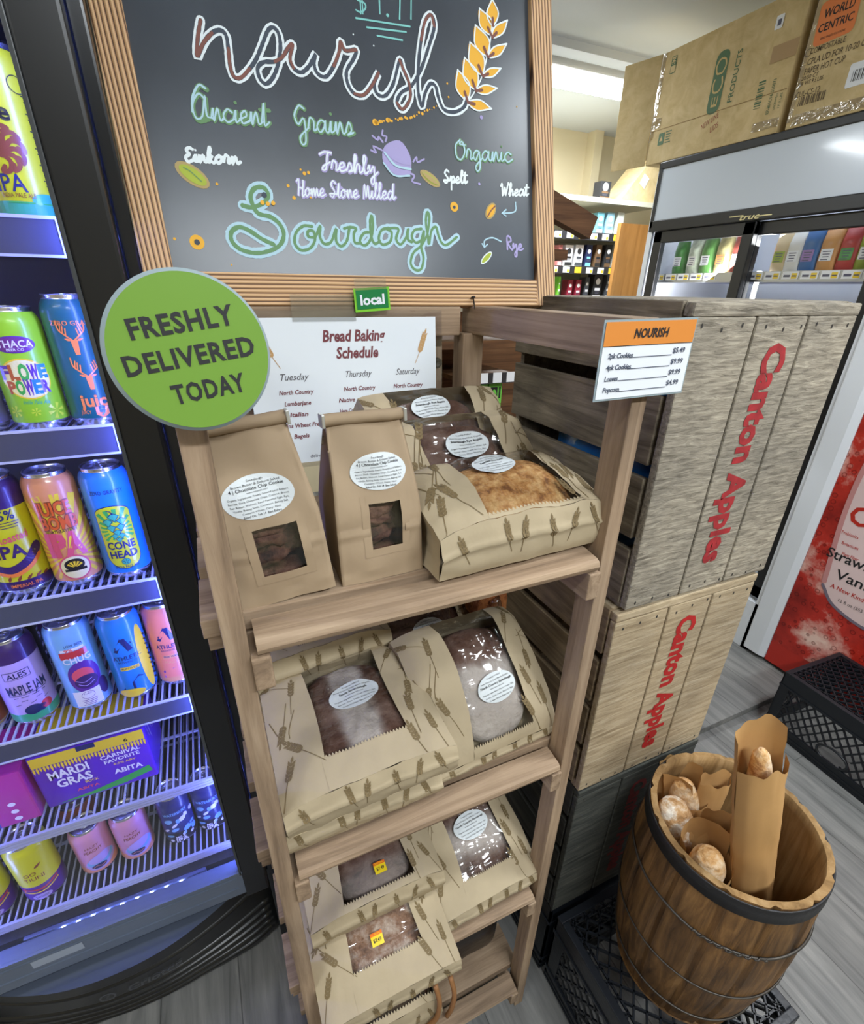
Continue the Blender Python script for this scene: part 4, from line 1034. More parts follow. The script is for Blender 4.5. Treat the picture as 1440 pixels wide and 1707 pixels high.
# ------------------------------------------------------------------ cookie bags
COOK = bread('chocolate cookie', srgb(84, 52, 40), srgb(136, 98, 80), srgb(36, 20, 16), .0, 50)
def cookie_bag(label, loc, rot, Wb, Db, H, wtop, lab, win, seed, winrot=0):
    t = thing('cookie_bag', label, 'paper bag', loc, rot, 'kraft cookie bags on the top shelf')
    zr = H - .012
    def ring(u, v):
        z = v * zr; k = max(0, (v - .42) / .58); ww = Wb + (wtop - Wb) * max(0, (v - .5) / .5); dd = Db * (1 - k ** 1.3) + .004
        a = u * 4; i = int(a) % 4; f = a - int(a)
        c = [(-.5, 0), (.5, 0), (.5, 1), (-.5, 1)]
        x0, y0 = c[i]; x1, y1 = c[(i + 1) % 4]
        x = (x0 + (x1 - x0) * f) * ww; yv = (y0 + (y1 - y0) * f)
        y = (yv - .5) * dd + Db * .5
        if i in (1, 3): x += (-1 if i == 1 else 1) * .018 * math.sin(PI * f) * (.15 + .85 * k)        # side gussets
        amp = .0018 + .0022 * (1 if v > .05 else 0)
        n = mnoise.noise(Vector((x * 32 + seed * 5, z * 26, y * 20 + seed))) * amp * 1.4
        crease = -.003 * math.exp(-((v - .33) / .018) ** 2)
        if i == 0: y += n + crease
        elif i == 2: y -= n
        return Vector((x, y, z))
    def front(x, z, d=0.0):
        v = z / zr; ww = Wb + (wtop - Wb) * max(0, (v - .5) / .5)
        return ring((x / ww + .5) / 4, v) + Vector((0, -d, 0))
    NF = 24; NZ = 44
    xw0, xw1, zw0, zw1 = win
    def skip(u, v):
        if u >= .25: return False
        ww = Wb + (wtop - Wb) * max(0, (v - .5) / .5); x = (u * 4 - .5) * ww; z = v * zr
        return xw0 < x < xw1 and zw0 < z < zw1
    b = MB(KRAFT); b.grid(ring, NF * 4, NZ, 0, True, skip)
    b.add([(-Wb / 2, 0, 0), (Wb / 2, 0, 0), (Wb / 2, Db, 0), (-Wb / 2, Db, 0)], [[3, 2, 1, 0]])
    fr = .003                                     # paper round the window, with cleanly cut edges
    for (a0, a1, c0, c1) in ((xw0 - .006, xw0 + fr, zw0 - .006, zw1 + .006), (xw1 - fr, xw1 + .006, zw0 - .006, zw1 + .006), (xw0, xw1, zw0 - .006, zw0 + fr), (xw0, xw1, zw1 - fr, zw1 + .006)):
        b.grid(lambda u, v: front(a0 + (a1 - a0) * u, c0 + (c1 - c0) * v, .0005), 4, 6, 0, True)
    b.build('paper', t, weld=.00005)
    r = MB(KRAFT); tp = ring(.5 / 4, 1)
    r.grid(lambda u, v: (-(wtop + .006) / 2 + (wtop + .006) * u, Db * .5 + .0075 * math.cos(2 * PI * v) * 1.0 - .003, zr + .001 + .0068 * math.sin(2 * PI * v) + .0007 * mnoise.noise(Vector((u * 9, v, seed)))), 20, 14, 0, True)
    for e in (-1, 1): r.add([(e * (wtop + .006) / 2, Db * .5 - .003 + .0075 * math.cos(2 * PI * i / 14), zr + .001 + .0068 * math.sin(2 * PI * i / 14)) for i in range(14)], [list(range(14))])
    r.build('rolled_top', t)
    TIN = mat('tin tie', (.55, .55, .52), .35, .7)
    for e in (-1, 1): MB(TIN).box(e * (wtop / 2 + .003) - .0018, e * (wtop / 2 + .003) + .0018, Db * .5 - .0125, Db * .5 + .004, zr - .006, zr + .008, .001).build('tin_tie', t)
    f = MB(FILM); f.grid(lambda u, v: front(xw0 + (xw1 - xw0) * u, zw0 + (zw1 - zw0) * v, -.0012), 8, 8, 0, True); f.build('film_window', t)
    l = MB(STICK)
    cx, cz, a_, b_ = lab
    l.put(ell(cx, cz, a_, b_, 40, 0, 5), lambda x, y: front(x, y, .0011), STICK)
    LL = [('Sourdough', .10, 0), ('Brown Butter & Einkorn Salted', .11, 0), ('4 | Chocolate Chip Cookie', .145, .012), ('www.nourish.com', .08, 0), ('Organic Ingredients: Freshly Ground Local Einkorn', .085, 0), ('Berries, Dark Chocolate Chips, Coconut, Brown', .085, 0),
          ('Fair Butter, Walnuts, Local Pastured Eggs, Rye,', .085, 0), ('Vanilla, Baking Soda, Cinnamon, Baking Salt', .085, 0), ('Contains Wheat, Dairy, Nuts', .08, 0), ('Baked On:  Feb 14  Best Before', .11, .004)]
    for i, (s_, h_, bo) in enumerate(LL):
        y = b_ * (.78 - 1.56 * i / 9); w_ = 2 * a_ * math.sqrt(max(.05, 1 - (y / b_) ** 2)) * .84; hh = b_ * h_
        l.put(text(s_, hh, min(w_, hh * len(s_) * .85), bo, cx=cx, cy=cz + y), lambda x, y: front(x, y, .0018), INK)
    l.build('oval_label', t)
    # cookies stacked on edge inside
    for i in range(4):
        m = MB(COOK); rr = .030
        def ck(u, v):
            a = 2 * PI * u; q = [(0, .011), (.5, .011), (.85, .009), (1, .0), (.9, -.006), (.5, -.007), (0, -.007)]
            k = v * 6; j = min(int(k), 5); g_ = k - j
            r0 = (q[j][0] * (1 - g_) + q[j + 1][0] * g_) * rr; z = q[j][1] * (1 - g_) + q[j + 1][1] * g_
            p = Vector((r0 * math.cos(a), r0 * math.sin(a), z)); return p + Vector((0, 0, .006 * mnoise.noise(p * 90 + Vector((i, seed, 0)))))
        m.grid(ck, 26, 18, 0, True)
        c = tag(m.build('cookie'), 'dark chocolate cookie seen through the window of the %s cookie bag' % ('left' if seed == 1 else 'right'), 'cookie', 'cookies in the %s kraft bag' % ('left' if seed == 1 else 'right'))
        z = .020 + i * .021
        c.matrix_world = t_mat(loc, rot) @ Matrix.Translation((.001 * (i % 2), Db * .5, z)) @ Euler((.25 * (-1) ** i - .1, .1, i)).to_matrix().to_4x4()
    return t
def t_mat(loc, rot): return Matrix.Translation(loc) @ Euler(rot).to_matrix().to_4x4()
cookie_bag('left kraft cookie bag leaning against the left rack post on the top shelf', (.038, .464, sh1 + .0012), (-.07, -.10, -.03), .112, .07, .194, .090, (.002, .116, .035, .0205), (-.016, .034, .030, .088), 1)
cookie_bag('right kraft cookie bag standing upright in the middle of the top shelf', (.151, .468, sh1 + .0002), (-.06, -.005, .02), .098, .075, .190, .085, (.006, .124, .032, .0195), (-.014, .028, .036, .094), 2)
# ------------------------------------------------------------------ black glass-door beer cooler
CXL, CXR, CYB = -.684, -.047, 1.42
FD = .738                                        # door front
cool = thing('beer_cooler', 'tall black glass door beer cooler lit blue inside at the left', 'cooler', (0, 0, 0))
LIN = mat('cooler lining', (.035, .038, .05), .45)
MB(BLKG).box(CXR - .018, CXR, .775, CYB, .02, 2.06, .003).build('side_panel', cool)
MB(BLKG).box(CXL, CXL + .018, .775, CYB, .02, 2.06, .003).build('side_panel', cool)
MB(BLKG).box(CXL, CXR, CYB - .02, CYB, .02, 2.06).build('rear_panel', cool)
MB(BLKG).box(CXL, CXR, FD + .004, CYB, 1.98, 2.10, .004).build('header', cool)
l = MB(LIN); l.box(CXR - .024, CXR - .018, .79, CYB - .02, .40, 1.98); l.box(CXL + .018, CXL + .024, .79, CYB - .02, .40, 1.98); l.box(CXL + .02, CXR - .02, CYB - .06, CYB - .02, .40, 1.98); l.box(CXL + .02, CXR - .02, .80, CYB - .03, .36, .405)
l.box(CXL + .02, CXR - .02, .79, CYB - .02, 1.955, 1.98); l.build('lining', cool)
door = MB(BLK)
SI = -.1125                                      # inner edge of the right stile
door.box(SI, -.064, FD, .772, .335, 1.98, .004); door.box(CXL + .018, CXL + .06, FD, .772, .335, 1.98, .004); door.box(CXL + .06, SI, FD, .772, 1.90, 1.98, .003)
dr_ = door.build('door_frame', cool)
GAS = mat('door gasket', (.05, .055, .06), .3)
MB(GAS).box(SI - .004, SI + .001, FD - .001, .76, .42, 1.9, .001).build('gasket', cool)
DRL = mat('door rail silver', srgb(104, 114, 132), .35, .25)
r = MB(DRL); r.box(CXL + .06, SI + .002, FD + .004, .772, .346, .430, .002); r.box(CXL + .06, SI + .002, FD - .001, FD + .006, .424, .432, .001); r.box(CXL + .06, SI - .012, FD + .0015, FD + .006, .372, .375); r.box(CXL + .06, SI - .012, FD + .0015, FD + .006, .410, .412)
r.build('door_rail', cool)
MB(mat('worn sticker', srgb(150, 160, 178), .5)).box(-.50, -.415, FD + .003, FD + .0042, .386, .407).build('worn_sticker', cool)
MB(GLASS).box(CXL + .058, SI - .002, .752, .756, .430, 1.90).build('glass_pane', cool)
# bowed black kick grille
gc = (CXL + CXR) / 2
ptsT = [(-.052, .806), (-.075, .790), (-.113, .772), (-.18, .738), (-.25, .712), (-.31, .700), (gc, .697)]
ptsB = [(-.054, .845), (-.072, .822), (-.129, .800), (-.20, .790), (-.263, .785), (-.31, .780), (gc, .778)]
def mir(P): return smooth(P + [(2 * gc - x, y) for x, y in P[-2::-1]], 5)
PT, PB = mir(ptsT), mir(ptsB); NGR = len(PT) - 1
def grille(u, v):
    i = u * NGR; k = min(int(i), NGR - 1); f = i - k
    a = Vector(PT[k]).lerp(Vector(PT[k + 1]), f); b = Vector(PB[k]).lerp(Vector(PB[k + 1]), f)
    p = b.lerp(a, v ** .8); z = .012 + .322 * v; d = 0.0
    e = abs(u - .5) * 2
    for j in range(5):
        zc = .045 + j * .036
        if e < .80: d += .016 * max(0, 1 - ((z - zc) / .0105) ** 2) * min(1, (.80 - e) / .05)
    d += .012 * max(0, 1 - ((z - .278) / .009) ** 2)
    return (p.x, p.y + d, z)
k_ = MB(BLK); k_.grid(grille, 96, 110, 0, True)
k_.box(CXL + .02, CXR - .01, .86, CYB, .0, .33)
n = len(PT); top_v = [(x, y, .334) for x, y in PT] + [(x, .80 if i else .81, .334) for i, (x, y) in enumerate(PT)]
k_.build('kick_grille', cool)
LEDG = mat('glossy grey ledge', srgb(84, 92, 108), .18, .2)
MB(LEDG).add(top_v, [[i, i + 1, n + i + 1, n + i] for i in range(n - 1)]).build('kick_ledge', cool)
bl = MB(BLK)
def onG(x, y, d):
    u = min(range(97), key=lambda i: abs(grille(i / 96, .66)[0] - x)) / 96
    i_ = max(1, min(95, round(u * 96)));
    a = Vector(grille(i_ / 96, .66)); b = Vector(grille((i_ + 1) / 96, .66)); c = a if a.x <= x else Vector(grille((i_ - 1) / 96, .66))
    lo, hi = (a, b) if b.x >= x >= a.x or b.x > a.x and x >= a.x else (c, a)
    if abs(hi.x - lo.x) < 1e-6: p = lo
    else: p = lo.lerp(hi, max(-1, min(2, (x - lo.x) / (hi.x - lo.x))))
    return (x, p.y - d - .2 * (y - .224) * 0, y)
LOGO = mat('embossed black', (.055, .058, .064), .3)
for dd in (.002, .006):
    bl.put(text('Criotec', .021, .105, .02, .15, cx=gc + .045, cy=.232), lambda x, y: onG(x, y, dd), LOGO)
bl.build('embossed_logo', cool); bl = MB(LOGO)
ring_ = [(gc - .045 + .014 * math.cos(a), .232 + .011 * math.sin(a)) for a in [2 * PI * i / 24 for i in range(25)]]
bl.put(ribbon(ring_, .004, 0), lambda x, y: onG(x, y, .006), LOGO)
bl.put(text('Z', .011, .012, .02, .2, cx=gc - .045, cy=.232), lambda x, y: onG(x, y, .006), LOGO)
bl.build('embossed_emblem', cool)
# wire shelves
ROD = mat('white coated wire', srgb(168, 172, 196), .35); STRIP = mat('label strip grey', srgb(70, 74, 96), .35); STRE = mat('strip clear edge', srgb(186, 192, 220), .3)
SHZ = [1.636, 1.394, 1.145, .892, .672, .455]
for k, z in enumerate(SHZ):
    m = MB(ROD); x = CXL + .035
    while x < CXR - .035:
        m.beam((x, .804, z - .002), (x, 1.345, z - .002), .0032, .0032); x += .0125
    for y in (.806, .95, 1.15, 1.34): m.beam((CXL + .027, y, z - .006), (CXR - .028, y, z - .006), .005, .005)
    if k >= 4:
        for dz in (.0, -.007, -.014): m.beam((CXL + .027, .802, z - .002 + dz), (CXR - .028, .802, z - .002 + dz), .0055, .0055)
    sh_ = m.build('wire_shelf', cool)
    if k < 4:
        s = MB(STRIP).box(CXL + .03, -.1265, .797, .7995, z - .028, z + .010); o = s.build('label_strip', sh_)
        MB(STRE).box(CXL + .03, -.1265, .7955, .7995, z + .009, z + .0125).box(CXL + .03, -.1265, .7955, .7995, z - .030, z - .027).box(-.1275, -.1245, .796, .80, z - .03, z + .012).build('strip_edge', sh_)
LEDP = 46
# LED bar at the bottom and upright LED strips behind the stiles
LEDB = mat('led bar', srgb(80, 88, 120), .3); LEDE = mat('blue white led', (.40, .47, 1.0), .5, emit=160)
b = MB(LEDB).box(-.515, -.183, .779, .787, .408, .424, .002); b.build('led_bar', cool)
for i in range(9):
    q = at_y(*(Vector((105, 1545)).lerp(Vector((301, 1466)), i / 8)), .778)
    m = MB(LEDE); m.put(ell(0, 0, .0042, .0042, 14, 0, 1), lambda x, y: (x, 0, y), LEDE); o = m.build('led', cool); o.location = (q.x, .7782, .4165)
LEDV = mat('upright led strip', (.15, .20, 1.0), .5, emit=LEDP)
for x in (-.1095, CXL + .062): MB(LEDV).box(x, x + .006, .774, .786, .44, 1.90).build('led_strip', cool)
MB(LEDV).box(-.42, -.30, .785, .797, 1.90, 1.906).build('led_strip', cool)
# ------------------------------------------------------------------ cans on the wire shelves
def ink(name, rgb, rough=.35): return mat('print ' + name, srgb(*rgb), rough, 0, 0, coat=.3)
def can(label, x, y, z, h, bands, art=None, r=.0333, yaw=0.0, grp='cans in the beer cooler', lidc=None, tilt=0):
    """bands: (top fraction, material) from the bottom up"""
    t = thing('beverage_can', label, 'can', (x, y, z), (tilt, 0, yaw), grp)
    m = MB(ALU); nk = r * .80
    prof = [(0, .004), (nk * .86, .004), (nk * .98, .0), (nk * 1.03, .0015), (r * .96, .009), (r, .013)]; mi = [0] * 5
    z0, z1 = .013, h - .024; prev = z0
    for fr, mt in bands:
        zz = z0 + (z1 - z0) * fr; prof.append((r, zz)); mi.append(m.slot(mt))
    last = m.slot(bands[-1][1])
    for rr, zz in ((r * .985, h - .018), (r * .93, h - .012), (nk * 1.02, h - .006)): prof.append((rr, zz)); mi.append(last)
    for rr, zz in ((nk * .99, h - .004), (nk * 1.03, h - .0015), (nk * 1.01, h), (nk * .96, h)): prof.append((rr, zz)); mi.append(0)
    m.lathe(prof, 44, mis=mi)
    if art:
        fn = lambda d: (lambda px, py: ((r + d) * math.sin(px / r), -(r + d) * math.cos(px / r), py))
        art(lambda shp, mt, d=1: m.put(shp, fn(.0003 * d + .0001), mt), h)
    m.build('can_body', t)
    ld = MB(ALU); ld.lathe([(nk * .96, h), (nk * .90, h - .0045), (nk * .84, h - .0050), (nk * .8, h - .0038), (0, h - .0036)], 36); lo2 = ld.build('lid', t)
    tb_ = MB(lidc or ALU); P = [(.0085 * math.cos(a), .0125 * math.sin(a) + .0015) for a in [2 * PI * i / 18 for i in range(18)]]
    tb_.tube([(px, py, h - .0026) for px, py in P], .0012, 6, 0, True); tb_.lathe([(0, h - .0016), (.003, h - .0020), (.003, h - .0036)], 10, (0, .002, 0)); tb_.add([(-.006, -.008, h - .0028), (.006, -.008, h - .0028), (.006, .0, h - .0026), (-.006, .0, h - .0026)], [[0, 1, 2, 3]])
    tb_.build('pull_tab', lo2)
    return t
I = ink
yg, lg, pur, tan_, wh = I('yellow green', (206, 204, 30)), I('lime', (150, 206, 40)), I('violet', (92, 40, 140)), I('tan', (226, 150, 96)), I('white', (225, 225, 230))
tl, org, blu, sky, nav = I('teal', (10, 92, 92)), I('orange', (238, 130, 60)), I('can blue', (30, 128, 206)), I('sky', (120, 176, 222)), I('navy', (28, 36, 92))
pnk, red_, yel, dpur, grn, brn = I('pink', (220, 84, 100)), I('red', (196, 48, 52)), I('yellow', (236, 204, 50)), I('dark purple', (56, 26, 92)), I('green', (60, 168, 70)), I('brown', (134, 64, 42))
blk = I('black', (16, 16, 22)); peach = I('peach', (236, 158, 128)); mint = I('sea green', (60, 168, 120)); lil = I('lilac', (180, 160, 226))
def rays(cx, cy, n, r0, r1, w, rng=(0, 2 * PI)):
    out = []
    for i in range(n):
        a = rng[0] + (rng[1] - rng[0]) * i / n; b_ = a + w
        pts = []
        for k in range(16): q = r0 + (r1 - r0) * k / 15; pts += [(cx + q * math.cos(a), cy + q * math.sin(a)), (cx + q * math.cos(b_), cy + q * math.sin(b_))]
        out.append((pts, [[2 * k, 2 * k + 1, 2 * k + 3, 2 * k + 2] for k in range(15)]))
    return join(*out)
def clipx(sh, X, Ya, Yb):
    return (sh[0], [f for f in sh[1] if all(abs(sh[0][i][0]) < X and Ya < sh[0][i][1] < Yb for i in f)])
def lines(cx, y, n, w, dy, h=.0011):
    return join(*[rect(cx - w * (.5 - .13 * ((i * 7) % 3) / 2), cx + w * (.5 - .16 * ((i * 5) % 4) / 3), y - i * dy, y - i * dy + h, 3, 1) for i in range(n)])
def art_ipa(P, h):
    P(rect(-.05, .06, .013, .028, 20, 1), mint); P(ell(.02, .030, .016, .007), mint, 2); P(rect(-.02, .06, .026, .0275, 12, 1), grn, 3)
    P(text('IPA', .017, .030, .012, cx=-.012, cy=.046), nav, 2); P(text('INDIA PALE ALE', .0045, .034, .006, cx=-.008, cy=.034), brn, 2)
    P(text('one', .016, .036, .03, .0, cx=-.012, cy=.112), blk, 2)
    for i in range(6):
        a = -1.4 + i * .55; c0_ = (-.012, .078)
        pts = [(c0_[0] + .006 * math.cos(a), c0_[1] + .006 * math.sin(a)), (c0_[0] + .014 * math.cos(a + .3), c0_[1] + .014 * math.sin(a + .3)), (c0_[0] + .021 * math.cos(a), c0_[1] + .021 * math.sin(a)), (c0_[0] + .022 * math.cos(a - .35), c0_[1] + .022 * math.sin(a - .35)), (c0_[0] + .017 * math.cos(a - .2), c0_[1] + .017 * math.sin(a - .2))]
        P(ribbon(pts, .0046, 5), brn, 2)
    P(ell(-.012, .078, .007, .009), brn, 2); P(lines(.030, .128, 17, .017, .0052), INK, 2); P(ribbon([(.020 + .008 * math.cos(a), .138 + .008 * math.sin(a)) for a in [i * .4 for i in range(16)]], .0008, 0), INK, 2)
def art_flower(P, h):
    P(ell(.0, .113, .023, .0105, 36), pur, 2); P(ell(.0, .113, .0215, .009, 36), I('plum', (110, 40, 120)), 3); P(text('ITHACA', .0085, .040, .02, cx=0, cy=.114), wh, 4); P(text('BEER CO', .0032, .018, .01, cx=0, cy=.107), wh, 4)
    P(ell(.001, .070, .0275, .026, 40, -.2), yel, 2); P(ell(.001, .070, .0255, .024, 40, -.2), I('cream', (236, 226, 160)), 3)
    cols = [pur, I('rust', (186, 92, 50)), grn, pur, blu]
    for i, ch in enumerate('FLOWER'[:5]): P(text(ch, .020 - .002 * abs(i - 2), .0105, .05, cx=-.020 + i * .0103, cy=.079), cols[i], 4)
    for i, ch in enumerate('POWER'): P(text(ch, .019 - .002 * abs(i - 2), .0095, .05, cx=-.017 + i * .0092, cy=.060), cols[(i + 1) % 5], 4)
    P(text('India Pale Ale', .0052, .030, .01, .3, cx=.004, cy=.040, rot=-.05), mint, 2)
    for x, y, s in ((-.024, .028, .008), (.0, .027, .0055), (.024, .026, .011)): P(rays(x, y, 6, .0005, s, .45), I('pale lime', (206, 222, 60)), 2)
def stag(cx, cy, s):
    head = poly([(cx - .25 * s, cy + .35 * s), (cx + .3 * s, cy + .35 * s), (cx + .22 * s, cy - .9 * s), (cx - .12 * s, cy - .9 * s)])
    ears = join(leaf(.5 * s, .2 * s, 1.25, cx - .2 * s, cy + .3 * s), leaf(.5 * s, .2 * s, -1.25, cx + .25 * s, cy + .3 * s))
    ant = []
    for e in (-1, 1):
        b0 = (cx + .1 * s * e, cy + .35 * s); ant.append(ribbon([b0, (cx + .6 * s * e, cy + .8 * s), (cx + .95 * s * e, cy + 1.2 * s), (cx + 1.0 * s * e, cy + 1.9 * s)], .12 * s, 4))
        for q in (.35, .6, .8): ant.append(ribbon([(cx + (.2 + .8 * q) * s * e, cy + (.45 + .75 * q) * s), (cx + (.15 + .7 * q) * s * e, cy + (1.0 + .8 * q) * s)], .10 * s, 3))
    return join(head, ears, *ant)
def art_juice(P, h):
    P(stag(.000, .112, .0150), org, 3); P(stag(.005, .066, .0150), org, 3); P(text('juice', .016, .044, .03, cx=.008, cy=.038), org, 2); P(text('ZERO GRAVITY', .0055, .058, .01, cx=.006, cy=h - .034), org, 2)
    P(poly([(.002, .029), (.018, .029), (.018, .018), (.010, .013), (.002, .018)]), org, 2); P(text('9', .010, .007, .03, cx=.010, cy=.022), tl, 3); P(text('JUICY', .005, .013, .006, cx=-.010, cy=.022), org, 2); P(text('IPA', .005, .009, .006, cx=.027, cy=.022), org, 2)
def art_bomb(P, h):
    P(clipx(rays(.0, .060, 26, .01, .13, .12), .055, .014, h - .026), yel, 1)
    OD = I('deep orange', (222, 96, 36)); P(text('JUICE', .020, .044, .07, cx=-.001, cy=.136), brn, 3); P(text('BOMB', .020, .046, .07, cx=.002, cy=.113), brn, 3); P(text('JUICE', .020, .044, .03, cx=-.001, cy=.136), OD, 4); P(text('BOMB', .020, .046, .03, cx=.002, cy=.113), OD, 4); P(text('NORTHEASTERN', .0045, .040, .008, cx=0, cy=.099), blk, 3)
    P(text('IPA', .036, .050, .07, cx=.0, cy=.076), pnk, 3); P(ell(.002, .036, .021, .0215, 36), pnk, 3); P(ell(.002, .036, .0185, .019, 36), I('cream', (236, 226, 160)), 4); P(ell(.002, .041, .013, .010, 30), blk, 5); P(rect(-.012, .016, .030, .034, 6, 1), blk, 5); P(rays(.002, .036, 5, .002, .011, .3, (.4, 2.8)), yel, 6); P(lines(.004, .0215, 2, .02, .004), brn, 3)
def art_cone(P, h):
    W2 = .0245
    def pill(w, y0, y1): return join(rect(-w, w, y0 + w, y1 - w * .5, 10, 4), ell(0, y0 + w, w, w, 36), ell(0, y1 - w * .5, w, w * .5, 36))
    P(pill(W2, .020, .130), nav, 2); P(pill(W2 - .0012, .0212, .1288), yg, 3)
    P(clipx(rays(.0, .090, 18, .012, .06, .18), W2 - .002, .070, .126), grn, 4)
    for (dx, dy, s) in ((0, .112, .012), (-.009, .104, .011), (.009, .104, .011), (-.006, .094, .010), (.006, .094, .010), (0, .086, .009), (-.0045, .080, .008), (.0045, .080, .008), (0, .073, .007)):
        P(xf(poly([(0, .5), (.62, .1), (0, -.75), (-.62, .1)]), s * 1.05, 0, dx, dy), nav, 5); P(xf(poly([(0, .5), (.62, .1), (0, -.75), (-.62, .1)]), s * .86, 0, dx, dy), mint, 6)
    P(ribbon([(0, .116), (-.002, .121), (-.006, .123)], .0014, 3), nav, 7)
    P(text('CONE', .0125, .038, .03, cx=0, cy=.063), nav, 5); P(text('HEAD', .0125, .038, .03, cx=0, cy=.047), nav, 5)
    P(ell(.0, .0335, .0062, .0058, 24), nav, 5); P(ell(.0, .0335, .0054, .005, 24), mint, 6); P(rays(0, .0335, 5, .001, .004, .35), nav, 7); P(text('INDIA PALE ALE', .0042, .033, .01, cx=0, cy=.0245), nav, 5); P(text('ZERO GRAVITY', .0062, .046, .008, cx=0, cy=h - .036), nav, 2)
def art_ranger(P, h):
    P(text('9.5%', .014, .032, .02, cx=.0, cy=.134), nav, 2); P(lines(.004, .122, 3, .03, .004), dpur, 2); P(text('IPA', .020, .036, .03, cx=-.004, cy=.078), dpur, 3); P(text('Roasted', .012, .040, .02, .2, cx=.004, cy=.099, rot=.1), pnk, 3)
    P(ribbon([(-.03, .05), (-.01, .046), (.012, .056), (.03, .075)], .016, 6), dpur, 2); P(ribbon([(-.03, .044), (-.01, .039), (.012, .048), (.03, .062)], .006, 6), org, 3)
    for i in range(6): P(leaf(.012, .004, -.4 - i * .2, -.02 + i * .011, .028), brn, 3)
    P(text('IMPERIAL IPA', .0055, .04, .01, cx=0, cy=.0205), org, 3)
def art_maple(P, h):
    P(text('MAPLE JAM', .018, .056, .02, cx=.004, cy=.082), nav, 2); P(rect(-.02, .016, .104, .120, 8, 1), nav, 2); P(rect(-.019, .015, .105, .119, 8, 1), lil, 3); P(text('ALES', .010, .026, .02, cx=-.002, cy=.112), nav, 4)
    P(rect(-.025, .03, .070, .071, 8, 1), nav, 2); P(lines(.004, .065, 1, .045, .004), nav, 2); P(ell(.0, .036, .012, .010), nav, 2); P(ell(.02, .037, .0085, .009), red_, 2); P(ell(.012, .034, .007, .007), nav, 2)
    for i in range(5): P(ribbon([(-.02 + i * .01, .05 + (i % 2) * .008), (-.012 + i * .01, .052 + (i % 2) * .006)], .0009, 3), nav, 2)
def art_chug(P, h):
    P(text('LOW BEER', .0048, .026, .01, cx=.004, cy=h - .037), nav, 2); P(rect(-.017, .017, h - .048, h - .043, 6, 1), wh, 2); P(text('9%', .006, .012, .02, cx=-.005, cy=h - .0455), pnk, 3)
    P(rect(-.020, .020, h - .063, h - .049, 8, 1), red_, 2); P(text('CHUG', .012, .040, .02, cx=.002, cy=h - .067), wh, 3)
    P(ell(.004, .078, .024, .034, 36), pur, 2); P(ell(.002, .082, .016, .016, 30), pnk, 3); P(ell(.004, .068, .017, .014, 30), dpur, 4); P(ribbon([(-.01, .074), (.0, .068), (.012, .072)], .0012, 4), lil, 5); P(ribbon([(-.008, .066), (.002, .060), (.014, .065)], .0012, 4), lil, 5)
    P(rect(-.022, .018, .016, .050, 10, 3), wh, 5); P(ribbon([(-.001 + .0095 * math.cos(a), .040 + .0075 * math.sin(a)) for a in [i * .35 for i in range(19)]], .0007, 0), pur, 6); P(text('PURE', .0028, .011, 0, cx=-.001, cy=.0435), pur, 6); P(lines(-.001, .029, 4, .022, .0035), pur, 6); P(ell(.026, .045, .009, .018), dpur, 4)
def athletic(bg, ac, words):
    def f(P, h):
        A_ = [ribbon([(-.013, -.012), (.001, .014)], .006, 0, False), ribbon([(.001, .014), (.010, -.012)], .009, 0, False), ribbon([(-.013, -.004), (.014, .003)], .0035, 0, False)]
        P(xf(join(*A_), 1.0, 0, .0, h - .058), nav, 2); P(text('ATHLETIC', .0085, .046, .02, cx=.002, cy=h - .084), nav, 2); P(text('BREWING CO', .004, .032, .008, cx=.002, cy=h - .093), nav, 2)
        P(rect(-.014, .016, h - .111, h - .1035, 6, 1), ac, 2); P(text(words[0], .0042, .026, .01, cx=.001, cy=h - .107), nav, 3)
        if len(words) > 1: P(text(words[1], .007, .022, .015, cx=-.001, cy=h - .119), ac, 3)
        if bg == 'blue':
            P(poly([(-.028, .020), (-.02, .028), (-.012, .036), (.0, .045), (.010, .056), (.018, .05), (.026, .06), (.036, .050), (.036, .014), (.0, .016)]), nav, 2); P(ell(-.008, .019, .022, .009), yel, 3); P(ell(.030, .085, .011, .07), yel, 2); P(join(*[leaf(.014, .004, -2.2, .036, .03 + .011 * i) for i in range(10)]), blk, 3)
        else:
            P(poly([(-.02, .040), (.0, .046), (.03, .043), (.03, .034), (-.02, .034)]), pur, 2); P(poly([(-.02, .028), (.03, .034), (.03, .022), (-.02, .023)]), pur, 2); P(text('BREWED ON', .0035, .026, .006, cx=.004, cy=.025), tan_, 3)
    return f
def art_peach(P, h):
    for i, k in enumerate((lil, sky, lil)): P(ell(.006, .040 + i * .006, .030 - .004 * i, .020 - .004 * i, 30, .25), k, 2 + i)
    P(text('HAZY', .006, .026, .01, .2, cx=.0, cy=.092, rot=.1), brn, 3); P(text('PEACHY', .008, .034, .012, .2, cx=.0, cy=.080, rot=.1), brn, 3); P(ell(.0, .032, .013, .0065), nav, 6); P(ribbon([(-.01, .031), (-.003, .034), (.004, .030), (.011, .033)], .0012, 4), peach, 7)
def art_milk(P, h):
    random.seed(5)
    for i in range(16): P(ell(random.uniform(-.03, .035), random.uniform(.035, .100), random.uniform(.004, .009), random.uniform(.003, .007), 12, random.random(), 2), sky if i % 3 else wh, 2)
    P(rect(-.026, .028, .100, .114, 10, 1), nav, 4); P(text('WATERBURY', .0075, .046, .015, cx=.0, cy=.107), sky, 5); P(text('MILK', .007, .020, .015, cx=-.001, cy=.031), wh, 5); P(text('IPA', .012, .024, .03, cx=.0, cy=.021), wh, 5); P(ell(-.02, .022, .004, .004), wh, 5); P(ell(.022, .028, .004, .004), wh, 5)
